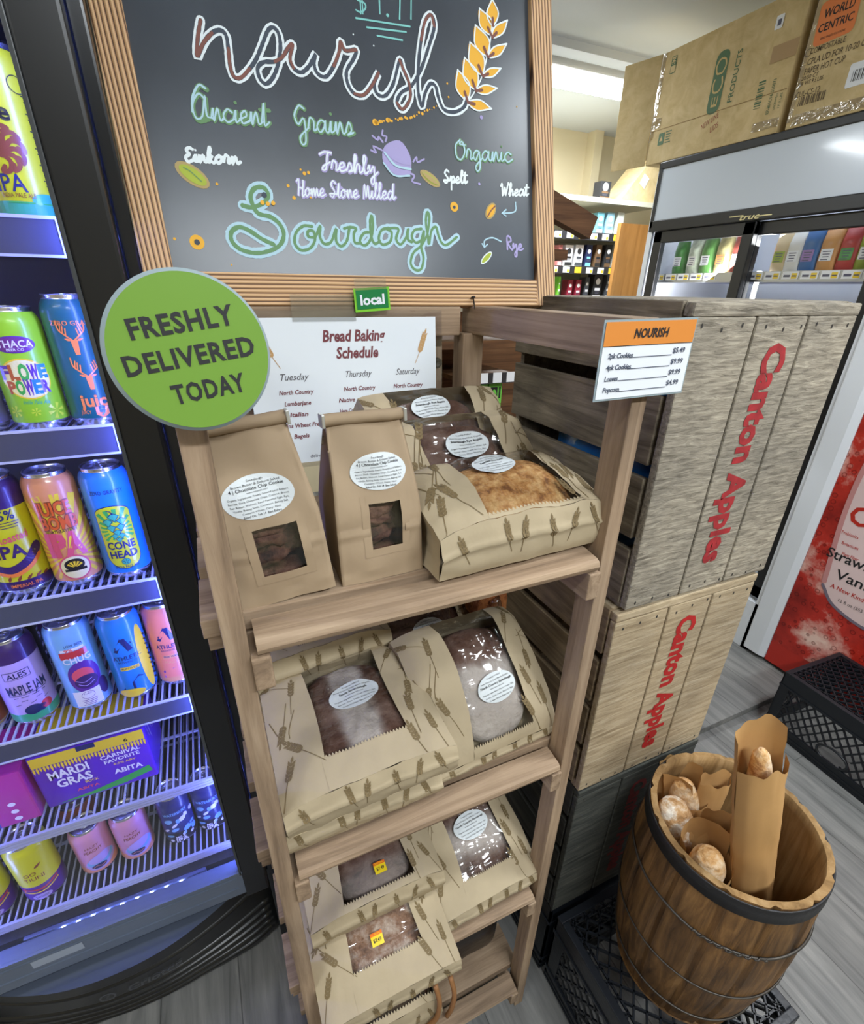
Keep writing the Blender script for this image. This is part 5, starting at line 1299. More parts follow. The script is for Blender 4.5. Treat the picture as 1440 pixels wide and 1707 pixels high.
def art_go(P, h):
    P(text('GO', .010, .020, .01, cx=-.006, cy=.092), brn, 2); P(text('TIUNI', .010, .032, .008, cx=-.002, cy=.078), brn, 2); P(poly([(-.03, .050), (-.01, .060), (.02, .052), (.03, .048), (.03, .040), (-.03, .040)]), org, 2); P(ribbon([(-.03, .050), (.0, .044), (.03, .052)], .004, 4), red_, 3); P(ribbon([(-.03, .040), (.0, .036), (.03, .044)], .003, 4), yel, 3)
    P(leaf(.016, .006, -1.0, .004, .104), brn, 2); P(ell(-.004, .022, .016, .008), lil, 3); P(lines(-.004, .023, 2, .022, .003), nav, 4)
yaw0 = math.radians(9)
CAN = [
 # label, x, y, shelf index, h, bands, art, radius, yaw
 ('tall yellow-green pale ale can at the right end of the top cooler shelf', -.158, .865, 0, .175, [(1, yg)], art_ipa, .036, .12),
 ('red can at the left of the yellow-green can on the top cooler shelf', -.238, .868, 0, .157, [(1, red_)], None, .0333, 0),
 ('lime green can with a purple oval and bubbly rainbow lettering', -.2210, .868, 1, .157, [(1, lg)], art_flower, .0333, .12),
 ('dark teal can with two orange stag heads', -.1520, .868, 1, .172, [(1, tl)], art_juice, .0333, .05),
 ('grey violet can at the left edge beside the lime green can', -.292, .868, 1, .157, [(1, I('grey violet', (110, 104, 156)))], None, .0333, 0),
 ('yellow and purple can reading 9.5 percent beside the orange sunburst can', -.312, .868, 2, .188, [(.10, dpur), (.86, yg), (1, dpur)], art_ranger, .036, .3),
 ('orange sunburst can with pink lettering', -.241, .866, 2, .188, [(1, tan_)], art_bomb, .0333, .12),
 ('bright blue can with a green hop cone panel', -.1690, .863, 2, .188, [(1, blu)], art_cone, .0333, .10),
 ('pale lilac can with green base and dark top at the left of the fourth shelf', -.372, .868, 3, .176, [(.12, mint), (.88, lil), (1, dpur)], art_maple, .0345, .28),
 ('light blue can with a purple figure and white label on the fourth shelf', -.2880, .866, 3, .184, [(1, sky)], art_chug, .0333, .22),
 ('bright blue can with a yellow side on the fourth shelf', -.2130, .866, 3, .182, [(1, blu)], athletic('blue', yel, ['RUN WILD']), .0333, .08),
 ('orange can with a navy letter A at the right end of the fourth shelf', -.1440, .875, 3, .180, [(.07, tan_), (1, I('salmon', (232, 128, 96)))], athletic('orange', tan_, ['FREE WAVE', 'HAZY']), .0333, .0),
 ('dark red can at the far left of the fourth shelf', -.448, .875, 3, .175, [(1, brn)], None, .0333, 0),
 ('left peach and lilac can on the bottom shelf', -.3840, .868, 5, .132, [(.18, peach), (1, I('peach top', (206, 142, 168)))], art_peach, .0333, .25),
 ('right peach and lilac can on the bottom shelf, beside the navy can', -.3110, .868, 5, .133, [(.18, peach), (1, I('peach top', (206, 142, 168)))], art_peach, .0333, .2),
 ('navy can with pale splashes and a black base on the bottom shelf', -.2230, .868, 5, .150, [(.28, blk), (1, nav)], art_milk, .0333, .12),
 ('navy splashed can at the right end of the bottom shelf', -.1560, .872, 5, .150, [(.28, blk), (1, nav)], art_milk, .0333, .0),
 ('yellow and violet can with a swallow, nearer the peach cans on the bottom shelf', -.4780, .856, 5, .165, [(.33, pur), (1, yg)], art_go, .036, .2),
 ('yellow and violet can at the left edge of the bottom shelf', -.5620, .850, 5, .165, [(.33, pur), (1, yg)], art_go, .036, .35),
 ('dark can in the second row behind the light blue can', -.322, .955, 3, .16, [(1, dpur)], None, .0333, 0),
 ('black can in the second row behind the lilac can', -.400, .965, 3, .16, [(1, blk)], None, .0333, 0),
 ('brown can in the second row behind the violet can on the bottom shelf', -.415, .94, 5, .132, [(1, brn)], None, .0333, 0),
]
for lb, x, y, k, h, bands, art, r, yw in CAN:
    can(lb, x, y, SHZ[k] + .0004, h, bands, art, r, yw)
# six-packs on the fifth shelf
def pack(name, label, x0, x1, y0, y1, z, h, col, art, rz=0):
    t = thing(name, label, 'drink pack', ((x0 + x1) / 2, y0, z), (0, 0, rz))
    w = x1 - x0; m = MB(col); m.box(-w / 2, w / 2, 0, y1 - y0, 0, h, .004); m.build('carton', t)
    a = MB(col); art(a, w, h, y1 - y0); a.build('carton_print', t); return t
def art_mardi(a, w, h, d):
    F = onface(.0005); F2 = onface(.001)
    a.put(rect(-w / 2 + .003, w / 2 - .003, h * .80, h - .003, 4, 1), F, yel)
    for i in range(34): a.put(leaf(.012 + .008 * random.random(), .004, PI, -w / 2 + .005 + (w - .01) * i / 33, h * .81), F, yel)
    a.put(rect(-.018, .012, h * .9, h * .99, 2, 1), F2, nav); a.put(text('6', .008, .007, .02, cx=w * .32, cy=h * .87), F2, blk)
    a.put(text('MARDI', .020, w * .34, .03, cx=-w * .22, cy=h * .60, rot=.03), F2, wh); a.put(text('GRAS', .020, w * .30, .03, cx=-w * .20, cy=h * .42, rot=.03), F2, wh); a.put(text('BOCK', .006, .022, .01, cx=-w * .07, cy=h * .31), F2, yel)
    a.put(text('CARNIVAL', .0095, w * .36, .02, cx=w * .24, cy=h * .66, rot=.05), F2, wh); a.put(text('FAVORITE', .0085, w * .32, .02, cx=w * .24, cy=h * .565, rot=.05), F2, wh); a.put(text('6.5% ABV', .005, w * .2, .01, cx=w * .25, cy=h * .48), F2, yel)
    a.put(text('ABITA', .012, w * .26, .03, cx=w * .26, cy=h * .33), F2, wh); a.put(text('ABITA', .006, w * .2, .02, cx=-w * .12, cy=h * .2), F2, pnk)
    a.put(poly([(-w * .42, .006), (-w * .1, .012), (w * .15, .022), (w * .44, .036), (w * .46, .02), (w * .2, .008), (-w * .1, .004)]), F, grn)
    for i in range(11): a.put(ribbon([(0, 0), (.006, -.03)], .0016, 2), lambda x, y: (w / 2 + .0006, .015 + i * .008 + x + .004 * (i % 2), h * .9 + y * (1 + .3 * (i % 3))), wh)
    a.put(rect(-w / 2 + .004, w / 2 - .004, .004, d - .004, 1, 1), lambda x, y: (x, y, h + .0006), yel)
def art_pink(a, w, h, d):
    F = onface(.0005); F2 = onface(.001)
    a.put(text('8.0', .014, .032, .03, cx=-.02, cy=h * .72), F2, wh); a.put(rect(-w * .45, w * .12, h * .02, h * .58, 2, 1), F, I('ultramarine', (60, 50, 180))); a.put(text('.... & Z', .005, .034, .01, cx=-.02, cy=h * .46), F2, wh)
    a.put(rays(-.02, h * .12, 9, .004, .020, .25), grn, ) if False else a.put(rays(-.02, h * .14, 9, .004, .020, .25), F2, grn)
    for i in range(3): a.put(ell(w * .3, h * (.42 - .15 * i), .006, .005, 14), F2, wh)
pz = SHZ[4] + .001
m1 = at_y(165, 1340, .86); m2 = at_y(223, 1310, .86)
pack('six_pack', 'purple and yellow six-pack carton with white carnival lettering on the fifth cooler shelf', -.415, -.2255, .850, .975, pz, .136, I('royal purple', (92, 38, 176)), art_mardi, -.0)
pack('six_pack', 'magenta drinks carton left of the purple and yellow six-pack', -.585, -.423, .838, .965, pz, .126, I('magenta', (176, 44, 140)), art_pink, -.0)
# ------------------------------------------------------------------ white two-door reach-in refrigerator, front towards the aisle
FX, FN, FF, ZB, ZT = 2.177, 1.09, 2.215, .034, 2.128
FRW = mat('refrigerator white', srgb(232, 236, 242), .3); FRB = mat('refrigerator black trim', (.016, .017, .020), .35); SGN = mat('blank sign panel', srgb(206, 216, 230), .25, coat=.5)
fr = thing('display_refrigerator', 'white two-door display refrigerator with blank sign panel behind the apple crates', 'refrigerator', (0, 0, 0))
FB = FX + .75
b = MB(FRW); b.box(FX, FB, FN, FN + .03, ZB, ZT); b.box(FX, FB, FF - .03, FF, ZB, ZT); b.box(FB - .03, FB, FN, FF, ZB, ZT); b.box(FX, FB, FN, FF, ZT - .03, ZT); b.box(FX, FB, FN, FF, ZB, ZB + .25); b.build('cabinet', fr)
LED_ = mat('refrigerator inner light', (.95, .98, 1), .5, emit=5)
MB(SGN).box(FX - .014, FX + .01, FN + .02, FF - .035, 1.890, 2.105, .004).build('sign_panel', fr)
b = MB(FRB); b.box(FX - .018, FX + .02, FN + .01, FF - .02, 2.100, ZT + .002, .004); b.box(FX - .018, FX + .02, FN + .01, FF - .02, 1.846, 1.893, .004); b.box(FX - .018, FX + .02, FF - .040, FF - .02, 1.86, 2.11, .003); b.build('sign_trim', fr)
def fdoor(y0, y1, xo, name):
    d = MB(FRB); w = .052
    d.box(FX - xo, FX - xo + .03, y0, y0 + w, .30, 1.845, .004); d.box(FX - xo, FX - xo + .03, y1 - w, y1, .30, 1.845, .004); d.box(FX - xo, FX - xo + .03, y0, y1, 1.795, 1.845, .004); d.box(FX - xo, FX - xo + .03, y0, y1, .30, .36, .004)
    o = d.build('sliding_door', fr)
    MB(GLASS).box(FX - xo + .012, FX - xo + .016, y0 + w, y1 - w, .36, 1.795).build('glass_pane', o)
fdoor(1.622, FF - .058, .012, 'a'); fdoor(FN + .03, 1.675, -.02, 'b')
GLD2 = mat('brass badge', srgb(206, 198, 156), .3, .7)
a = MB(GLD2); yc, zc = (1.746 + 1.56) / 2, 1.862
Fx = lambda x, y: (FX - .0195, yc - x, zc + y)
a.put(text('true', .020, .088, .02, .3), Fx, GLD2); a.put(rect(-.095, -.030, .004, .008, 2, 1), Fx, GLD2); a.put(rect(.030, .095, -.004, .000, 2, 1), Fx, GLD2); a.build('badge', fr)
MB(LED_).box(FX + .06, FX + .075, 1.60, 1.612, .7, 1.665).build('inner_light', fr)
PTAG = mat('shelf tag white', srgb(236, 238, 240), .5); PYEL = mat('shelf tag yellow', srgb(240, 206, 60), .5); PBAR = mat('tag bars', srgb(90, 90, 110), .6)
for z in (1.645, 1.35):
    o = MB(ROD).box(FX + .06, FX + .62, FN + .04, FF - .04, z - .02, z - .008).build('inner_shelf', fr)
    a = MB(STEEL).box(FX + .05, FX + .056, FN + .04, FF - .04, z - .022, z + .018)
    for i in range(14):
        y = FF - .05 - i * .075
        if i in (5, 6): continue
        f_ = lambda u, v: (FX + .0485, y - u, z + v)
        a.put(rect(0, .066, -.012, .016, 1, 1), f_, PTAG); f2 = lambda u, v: (FX + .048, y - u, z + v)
        a.put(rect(.038, .060, -.010, .010, 1, 1), f2, PYEL); a.put(rect(.006, .032, -.004, .004, 1, 1), f2, PBAR); a.put(rect(.04, .058, -.002, .002, 1, 1), lambda u, v: (FX + .0475, y - u, z + v), PBAR)
    a.build('tag_rail', o)
area('refrigerator_light', (FX + .06, (FN + FF) / 2, 1.74), .9, .05, 5, (.95, .98, 1), (0, math.radians(-150), PI / 2))
random.seed(3)
pc_ = [(70, 140, 70), (200, 210, 190), (96, 150, 80), (180, 170, 120), (190, 90, 80), (210, 190, 150), (226, 226, 220), (60, 110, 170), (206, 150, 90), (180, 60, 60), (150, 170, 60), (200, 160, 80), (150, 120, 180), (236, 160, 40)]
nm = ['green', 'white', 'leafy green', 'straw', 'brick red', 'cream', 'pale grey', 'blue', 'tan', 'red', 'olive', 'amber', 'lilac', 'orange']
ys = [2.06, 1.975, 1.90, 1.82, 1.74, 1.545, 1.49, 1.43, 1.36, 1.29, 1.225, 1.165]
proto = None
for i, y in enumerate(ys):
    c = pc_[i % 14]; m = mat('bag ' + nm[i % 14], srgb(*c), .35, bump=.4, bscale=30, var=.35, vscale=26)
    t = thing('food_bag', '%s food bag, %s from the far end of the refrigerator shelf' % (nm[i % 14], ['first', 'second', 'third', 'fourth', 'fifth', 'sixth', 'seventh', 'eighth', 'ninth', 'tenth', 'eleventh', 'last'][i]), 'food bag', (FX + .10, y, 1.6405), group='bags in the display refrigerator')
    b = MB(m); w = .074; hh = .158 + .012 * random.random()
    def bgf(u, v):
        a = 2 * PI * u; k = 1 - .75 * max(0, (v - .75) / .25); kk = .5 + .5 * min(1, v * 4)
        return Vector((.026 * math.sin(a) * k * kk, w / 2 * math.copysign(abs(math.cos(a)) ** .6, math.cos(a)), v * hh))
    b.grid(bgf, 20, 12, 0, True); b.build('pouch', t)
    l_ = MB(PTAG); c2 = mat('bag ' + nm[(i + 5) % 14], srgb(*pc_[(i + 5) % 14]), .35)
    l_.put(rect(-.022, .022, .055, .095, 2, 2), lambda x, z: (-.0268, -x, z), c2 if i % 2 else PTAG); l_.put(lines(0, .085, 4, .03, .009, .003), lambda x, z: (-.0274, -x, z), PBAR); l_.build('print', t)

# ------------------------------------------------------------------ cartons on the refrigerator
CBX = wood('corrugated board', srgb(186, 164, 118), srgb(200, 179, 134), srgb(212, 192, 150), 'Y', 16, 6, .8, .05, .06, 3)
CBI = mat('board edge', srgb(150, 122, 78), .85); GRP = mat('green carton print', srgb(74, 106, 72), .7); CTAPE = clear_film('packing tape', .18, .12, (.95, .93, .88), .5, 30); OPR = mat('orange carton print', srgb(226, 130, 72), .7)
PEN = mat('red marker', srgb(150, 74, 60), .8)
def carton(label, y0, y1, z0, h, dpt, x=FX - .012, rot=(0, 0, 0)):
    """front (printed) face looks down the aisle; local x runs from far to near"""
    t = thing('cardboard_box', label, 'box', (x, y1, z0), (0, 0, -PI / 2)); L = y1 - y0
    MB(CBX).box(0, L, 0, dpt, 0, h, .003).build('carton', t); return t, L, h
e0 = at_x(1310, 205, FX - .012); e1 = at_x(1082, 262, FX - .012)
t, L, h = carton('large cardboard carton with a green logo and an open end flap on the refrigerator', 1.640, 2.300, ZT + .004, .415, .46)
F, F2 = onface(.0008), onface(.0012)
lg_ = MB(GRP)
def pxs(px, py): q = at_x(px, py, FX - .012); return (2.300 - q.y, q.z - ZT - .004)
cx_, cz_ = pxs(1197, 138)
def rrect(w, h_, r, cx, cy, rot=0): return xf(poly([(sx_ * (w / 2 - r) + r * math.cos(a0 + k * PI / 10), sy_ * (h_ / 2 - r) + r * math.sin(a0 + k * PI / 10)) for sx_, sy_, a0 in ((1, 1, 0), (-1, 1, PI / 2), (-1, -1, PI), (1, -1, 1.5 * PI)) for k in range(6)]), 1, rot, cx, cy)
lg_.put(rrect(.205, .062, .026, cx_, cz_, PI / 2), F, GRP); lg_.put(rect(cx_ + .0, cx_ + .031, cz_ - .1025, cz_ - .07, 1, 1), F, GRP) if False else None
LN = mat('logo line', srgb(196, 172, 116), .8)
lg_.put(text('E', .030, .034, .0, rot=PI / 2, cx=cx_ + .001, cy=cz_ - .062), F2, LN); lg_.put(ribbon([(cx_ - .018, cz_ + .012), (cx_ - .022, cz_ - .006), (cx_ - .014, cz_ - .028), (cx_ + .010, cz_ - .030), (cx_ + .022, cz_ - .010), (cx_ + .016, cz_ + .014)], .0065, 5), F2, LN); lg_.put(ribbon([(cx_ + .012, cz_ + .030), (cx_ + .022, cz_ + .050), (cx_ + .014, cz_ + .072), (cx_ - .010, cz_ + .076), (cx_ - .022, cz_ + .056), (cx_ - .014, cz_ + .032), (cx_ + .008, cz_ + .029)], .0065, 5), F2, LN)
pp = pxs(1222, 128); lg_.put(text('PRODUCTS', .022, .165, .01, cx=pp[0] + .008, cy=pp[1], rot=PI / 2), F, GRP)
q = pxs(1265, 160); lg_.put(join(*[rect(q[0] - .012, q[0] + .016, q[1] - .04 + .0072 * i, q[1] - .04 + .0072 * i + .0018 * (1 + i % 3), 1, 1) for i in range(12)]), F, GRP)
q = pxs(1290, 160); lg_.put(text('EP-BHC16-210071', .012, .105, .012, cx=q[0] - .012, cy=q[1], rot=PI / 2), F, GRP); lg_.put(text('UNZIPPED', .008, .05, .0, cx=q[0] + .012, cy=q[1] - .02, rot=PI / 2), F, GRP); lg_.put(text('17.2 LBS', .008, .045, .0, cx=q[0] + .03, cy=q[1] - .02, rot=PI / 2), F, GRP)
q = pxs(1123, 108); lg_.put(join(rrect(.030, .060, .004, q[0], q[1])), F, GRP); lg_.put(rrect(.025, .054, .003, q[0], q[1]), F2, CBX); lg_.put(text('B2', .024, .026, .02, cx=q[0], cy=q[1] + .01, rot=PI / 2), onface(.0016), GRP)
q = pxs(1102, 232); lg_.put(rrect(.034, .046, .003, q[0], q[1]), F, GRP); lg_.put(poly([(q[0] - .010, q[1] - .008), (q[0] + .010, q[1] - .008), (q[0], q[1] + .012)]), F2, CBX); lg_.put(lines(q[0] + .040, q[1] + .02, 5, .034, .010, .004), F, GRP)
for s_, (px, py) in (('NEW LINE', (1183, 202)), ('LIDS', (1190, 212))):
    q = pxs(px, py); lg_.put(text(s_, .020, .085 if len(s_) > 5 else .04, -.008, .2, cx=q[0], cy=q[1], rot=.35), F, PEN)
lg_.build('print', t)
sl = MB(CBI); sl.put(rect(0, L, .13, .1325, 1, 1), F, CBI); sl.put(rect(0, L, h - .10, h - .0985, 1, 1), F, CBI) if False else None
sl.build('score_line', t)
for q_, m_ in (((.0, .02, .1, h), CTAPE), ((.021, .055, .14, .18), CTAPE), ((L - .11, L, .02, .05), CTAPE), ((L - .10, L, .225, .275), mat('brown tape', srgb(170, 140, 98), .35))):
    tp = MB(m_); tp.put(rect(*q_, 3, 3), onface(.0016), m_); tp.build('tape', t)
q = pxs(1303, 24); a = MB(PAPER); a.put(rrect(.030, .040, .004, q[0], q[1] - .02), onface(.0016), PAPER); a.put(rect(q[0] - .006, q[0] + .008, q[1] - .03, q[1] - .012, 1, 1), onface(.002), PBAR); a.build('sticker', t)
fl = MB(CBX); fl.box(-.19, -.002, -.004, 0, .0, h, .001, 0, Matrix.Rotation(math.radians(16), 4, 'Z')); fl.box(-.19, -.002, .0, .004, .012, .0135); fl.build('end_flap', t)
t, L, h = carton('cardboard carton with an orange print at the near end of the refrigerator top', 1.0, 1.606, ZT + .004, .46, .45)
def pxw(px, py): q = at_x(px, py, FX - .012); return (1.606 - q.y, q.z - ZT - .004)
a = MB(OPR); q = pxw(1395, 38)
q = (q[0], q[1] + .014); a.put(rrect(.130, .118, .016, q[0] - .004, q[1] + .002, .05), F, OPR); a.put(text('WORLD', .024, .098, .015, cx=q[0] - .004, cy=q[1] + .024), F2, INK); a.put(text('CENTRIC', .022, .112, .015, cx=q[0] - .004, cy=q[1] - .012), F2, INK); a.put(text('ZERO WASTE SOLUTIONS', .006, .08, .004, cx=q[0] - .004, cy=q[1] - .042), F2, INK)
BRI = mat('brown carton print', srgb(92, 76, 52), .7)
for s_, hh, (px, py), w_ in (('COMPOSTABLE', .016, (1357, 84), .115), ('CPLA LID FOR 10-20 OZ', .018, (1352, 102), .20), ('PAPER HOT CUP', .018, (1347, 118), .135), ('20/50 CT', .012, (1342, 130), .058), ('GR WT 9.5 LBS', .012, (1337, 140), .085), ('CUL-CS-12', .017, (1332, 158), .085)):
    q = pxw(px, py); a.put(text(s_, hh, w_, .008, 0, 'L', q[0] - .012, q[1]), F, BRI)
q = pxw(1345, 166); a.put(join(*[rect(q[0] - .03 + .0062 * i, q[0] - .03 + .0062 * i + .0016 * (1 + i % 3), q[1] - .014, q[1] + .012, 1, 1) for i in range(15)]), F, BRI)
q = pxw(1352, 90); a.put(ribbon([(q[0] - .01 + .011 * math.cos(i * .4), q[1] + .006 + .011 * math.sin(i * .4)) for i in range(16)], .002, 0), F, BRI)
a.build('print', t)
q = pxw(1432, 122); a = MB(PAPER); a.put(rrect(.09, .065, .006, q[0] + .01, q[1]), F, PAPER); a.put(join(*[rect(q[0] - .02 + .006 * i, q[0] - .02 + .006 * i + .0016 * (1 + i % 2), q[1] - .018, q[1] + .012, 1, 1) for i in range(11)]), F2, INK); a.build('sticker', t)
for q_ in ((.02, .5, .008, .04), (0, .016, .02, h)):
    a = MB(CTAPE); a.put(rect(*q_, 3, 3), onface(.0016), CTAPE); a.build('tape', t)
# ------------------------------------------------------------------ red drinks cooler at the right
RXF, RYN = 2.18, 1.002
rc = thing('drinks_cooler', 'drinks cooler with a red bubble graphic and white bottle on its side at the right', 'cooler', (0, 0, 0))
def bubble_red():
    m = bpy.data.materials.new('red bubble graphic'); m.use_nodes = True; N = m.node_tree.nodes; Lk = m.node_tree.links; b = N['Principled BSDF']; b.inputs['Roughness'].default_value = .3
    tc = N.new('ShaderNodeTexCoord'); v = N.new('ShaderNodeTexVoronoi'); v.inputs['Scale'].default_value = 30; v.feature = 'F1'
    n = N.new('ShaderNodeTexNoise'); n.inputs['Scale'].default_value = 3.2; n.inputs['Detail'].default_value = 8; n.inputs['Roughness'].default_value = .65
    Lk.new(tc.outputs['Object'], v.inputs['Vector']); Lk.new(tc.outputs['Object'], n.inputs['Vector'])
    r = N.new('ShaderNodeValToRGB'); e = r.color_ramp.elements; e[0].position = .36; e[0].color = (*srgb(132, 26, 20), 1); e[1].position = .66; e[1].color = (*srgb(240, 205, 190), 1); k = e.new(.53); k.color = (*srgb(192, 48, 36), 1)
    Lk.new(n.outputs['Fac'], r.inputs['Fac'])
    r2 = N.new('ShaderNodeValToRGB'); q = r2.color_ramp.elements; q[0].position = .18; q[0].color = (1, 1, 1, 1); q[1].position = .34; q[1].color = (1, 1, 1, 1); k = q.new(.26); k.color = (.28, .12, .10, 1)
    Lk.new(v.outputs['Distance'], r2.inputs['Fac'])
    mx = N.new('ShaderNodeMix'); mx.data_type = 'RGBA'; mx.blend_type = 'MULTIPLY'; mx.inputs[0].default_value = .8
    Lk.new(r.outputs['Color'], mx.inputs[6]); Lk.new(r2.outputs['Color'], mx.inputs[7]); Lk.new(mx.outputs[2], b.inputs['Base Color']); return m
BUB = bubble_red(); REDS = mat('plain red', srgb(186, 44, 32), .35)
MB(FRB).box(RXF + .004, RXF + .70, .02, RYN, .045, 1.95, .004).build('cabinet', rc)
m = MB(FRW); m.prism([(2.166, 1.098), (2.166, 1.030), (2.174, 1.004), (2.30, 1.004), (2.30, 1.088), (2.172, 1.104)], .055, 1.98); m.build('corner_post', rc)
b = MB(BUB); b.box(RXF, RXF + .005, .0, RYN, .16, 1.9); b.build('side_graphic', rc)
b = MB(REDS); b.put(rect(.0, RYN, .048, .161, 1, 1), lambda x, y: (RXF + .001, x, y), REDS); b.build('kick_band', rc)
Fr = lambda d: (lambda x, y: (RXF - d, x, y))
PALE = mat('frosted bottle graphic', srgb(226, 200, 198), .35); PINK_ = mat('pink bottle edge', srgb(200, 140, 138), .35)
a = MB(PALE)
bt = [(1.0 - .10, .475), (.66, .405), (.40, .47), (.40, 1.3), (.62, 1.5), (.84, 1.3), (.93, 1.05), (.93, .7)]
a.put(poly(smooth([(.905, .52), (.86, .46), (.72, .425), (.55, .44), (.42, .48)], 5) + [(.42, 1.30), (.62, 1.5), (.84, 1.3)] + smooth([(.925, 1.08), (.935, .85), (.905, .52)], 5)[:-1]), Fr(.0012), PALE)
a.put(ribbon([(.905, .53), (.935, .85), (.92, 1.1), (.84, 1.3)], .018, 6), Fr(.0016), PINK_); a.put(ribbon([(.905, .515), (.84, .45), (.70, .42), (.5, .45)], .012, 5), Fr(.0016), mat('grey bottle base', srgb(120, 110, 124), .4))
def rt(s_, h_, w_, px, py, m, al='L', bold=.01):
    q = at_x(px, py, RXF); sh = text(s_, h_, w_, bold, 0, al, 0, 0); a.put(sh, lambda x, y: (RXF - .002, q.y - x, q.z + y), m)
rt('Strawberry', .040, .26, 1380, 918, INK, 'L', .012); rt('Vanilla', .040, .17, 1394, 955, INK, 'L', .012); rt('A New Kind', .018, .12, 1385, 975, REDS); rt('12 fl oz (355 mL)', .013, .12, 1398, 1000, INK, 'L', 0); rt('OL', .075, .14, 1418, 855, REDS, 'L', .02)
for i, s_ in enumerate(('Prebiotics', 'Botanicals', 'Plant Fiber')): rt(s_, .013, .058, 1404, 886 + i * 18, REDS, 'L', .004)
a.build('bottle_graphic', rc)
MB(FRB).box(RXF + .05, RXF + .65, .05, .95, .0, .05).build('plinth', rc)

# ------------------------------------------------------------------ tea shelves against the far wall
YS2 = 3.3
def sp(px, py, y=YS2): return at_y(px, py, y)
ts = thing('shop_shelving', 'beige gondola shelving of tea boxes between the chalkboard and the refrigerator', 'shelf', (0, 0, 0))
SHM = mat('beige shelf metal', srgb(206, 202, 184), .5)
xR = sp(1030, 420).x + .02; xL = sp(930, 420).x - .55
zr = [sp(1000, 385).z - .012, sp(985, 443).z - .006, sp(980, 500).z]
MB(SHM).box(xL, xR + .02, YS2 + .42, YS2 + .45, .0, sp(1000, 335).z + .05).build('back_panel', ts)
MB(SHM).box(xR + .005, xR + .02, YS2 + .02, YS2 + .42, .0, zr[0] + .03).build('end_panel', ts)
zt_ = sp(1000, 330).z
MB(SHM).box(xL, sp(1096, 330).x, YS2 - .02, YS2 + .42, zt_ - .03, zt_).build('top_shelf', ts)
for z in zr:
    o = MB(SHM).box(xL, xR, YS2, YS2 + .42, z - .035, z - .005).build('shelf', ts)
    a = MB(mat('price rail', (.03, .03, .035), .4)).box(xL, xR, YS2 - .006, YS2, z - .05, z)
    x = xR - .06; i = 0
    while x > xL + .1:
        a.put(rect(-.03, .03, -.044, -.006, 1, 1), lambda u, v: (x + u, YS2 - .0075, z + v), PTAG if i % 3 else PYEL); a.put(rect(.006, .026, -.040, -.022, 1, 1), lambda u, v: (x + u, YS2 - .008, z + v), PYEL); x -= .105; i += 1
    a.build('price_rail', o)
BXC = dict(aqua=(120, 186, 202), sky=(150, 196, 216), ivory=(212, 216, 206), navy=(38, 46, 84), black=(36, 36, 38), copper=(110, 84, 60), white=(226, 226, 230), rose=(196, 120, 120), crimson=(150, 40, 62), slate=(70, 74, 80), lime=(120, 196, 60))
def tea(label, px0, px1, py0, py1, base, body, zb=None, dy=.02, grp='tea boxes on the far shelves'):
    p0 = sp(px0, py1, YS2 + dy); p1 = sp(px1, py0, YS2 + dy); z = p0.z if zb is None else zb
    t = thing('tea_box', label, 'box', ((p0.x + p1.x) / 2, YS2 + dy, z), group=grp); w = p1.x - p0.x; h = sp((px0 + px1) / 2, py0, YS2 + dy).z - z
    MB(mat('tea ' + body, srgb(*BXC[body]), .45)).box(-w / 2 + .002, w / 2 - .002, 0, .075, 0, h, .002).build('carton', t)
    a = MB(PTAG); a.put(ell(0, h * .70, w * .26, w * .26, 18, 0, 2), F, PTAG if body not in ('white',) else mat('tea black', srgb(36, 36, 38))); a.put(rect(-w * .3, w * .3, h * .36, h * .46, 1, 1), F, mat('tea ' + base, srgb(*BXC[base]), .45)); a.put(rect(-w * .44, w * .44, h * .02, h * .18, 1, 1), F, mat('tea ' + base, srgb(*BXC[base]), .45)); a.put(lines(0, h * .3, 2, w * .5, h * .06, h * .02), F, PBAR); a.build('print', t)
z0_ = zr[0] + .0005
for px0, px1, bd, lb in ((993, 1009, 'aqua', 'aqua tea box beside the wooden rack on the upper far shelf'), (1009, 1026, 'sky', 'sky blue tea box in the middle of the upper far shelf'), (1026, 1042, 'ivory', 'ivory tea box at the right end of the upper far shelf')):
    tea(lb, px0, px1, 354, 384, 'white', bd, z0_)
z1_ = zr[1] + .0005
for px0, px1, bd, bs, lb in ((929, 939, 'rose', 'white', 'rose and white tea box next to the chalkboard frame on the middle far shelf'), (940, 957, 'white', 'black', 'left white tea box with black drawing on the middle far shelf'), (957, 974, 'white', 'slate', 'right white tea box with black drawing on the middle far shelf'),
                         (975, 989, 'navy', 'aqua', 'navy tea box on the middle far shelf'), (991, 1005, 'copper', 'black', 'copper and black tea box on the middle far shelf'), (1007, 1022, 'black', 'copper', 'black tea box on the middle far shelf'), (1022, 1036, 'ivory', 'aqua', 'ivory tea box at the right end of the middle far shelf')):
    tea(lb, px0, px1, 408, 436, bs, bd, z1_)
z2_ = zr[2] + .0005
for px0, px1, py, bd, lb in ((944, 956, 466, 'crimson', 'left crimson pouch on the lower far shelf'), (957, 970, 466, 'crimson', 'right crimson pouch on the lower far shelf'), (972, 984, 462, 'slate', 'grey pouch beside the crimson pouches on the lower far shelf'), (986, 1006, 456, 'black', 'tall black pouch on the lower far shelf'), (1007, 1022, 458, 'slate', 'grey pouch at the right end of the lower far shelf'), (928, 936, 461, 'lime', 'lime green box by the chalkboard frame on the lower far shelf')):
    tea(lb, px0, px1, py, 495, 'white', bd, z2_)
tea('single black tea box standing on top of the far shelves', 998, 1020, 302, 331, 'copper', 'black', zt_ + .0005, .05)
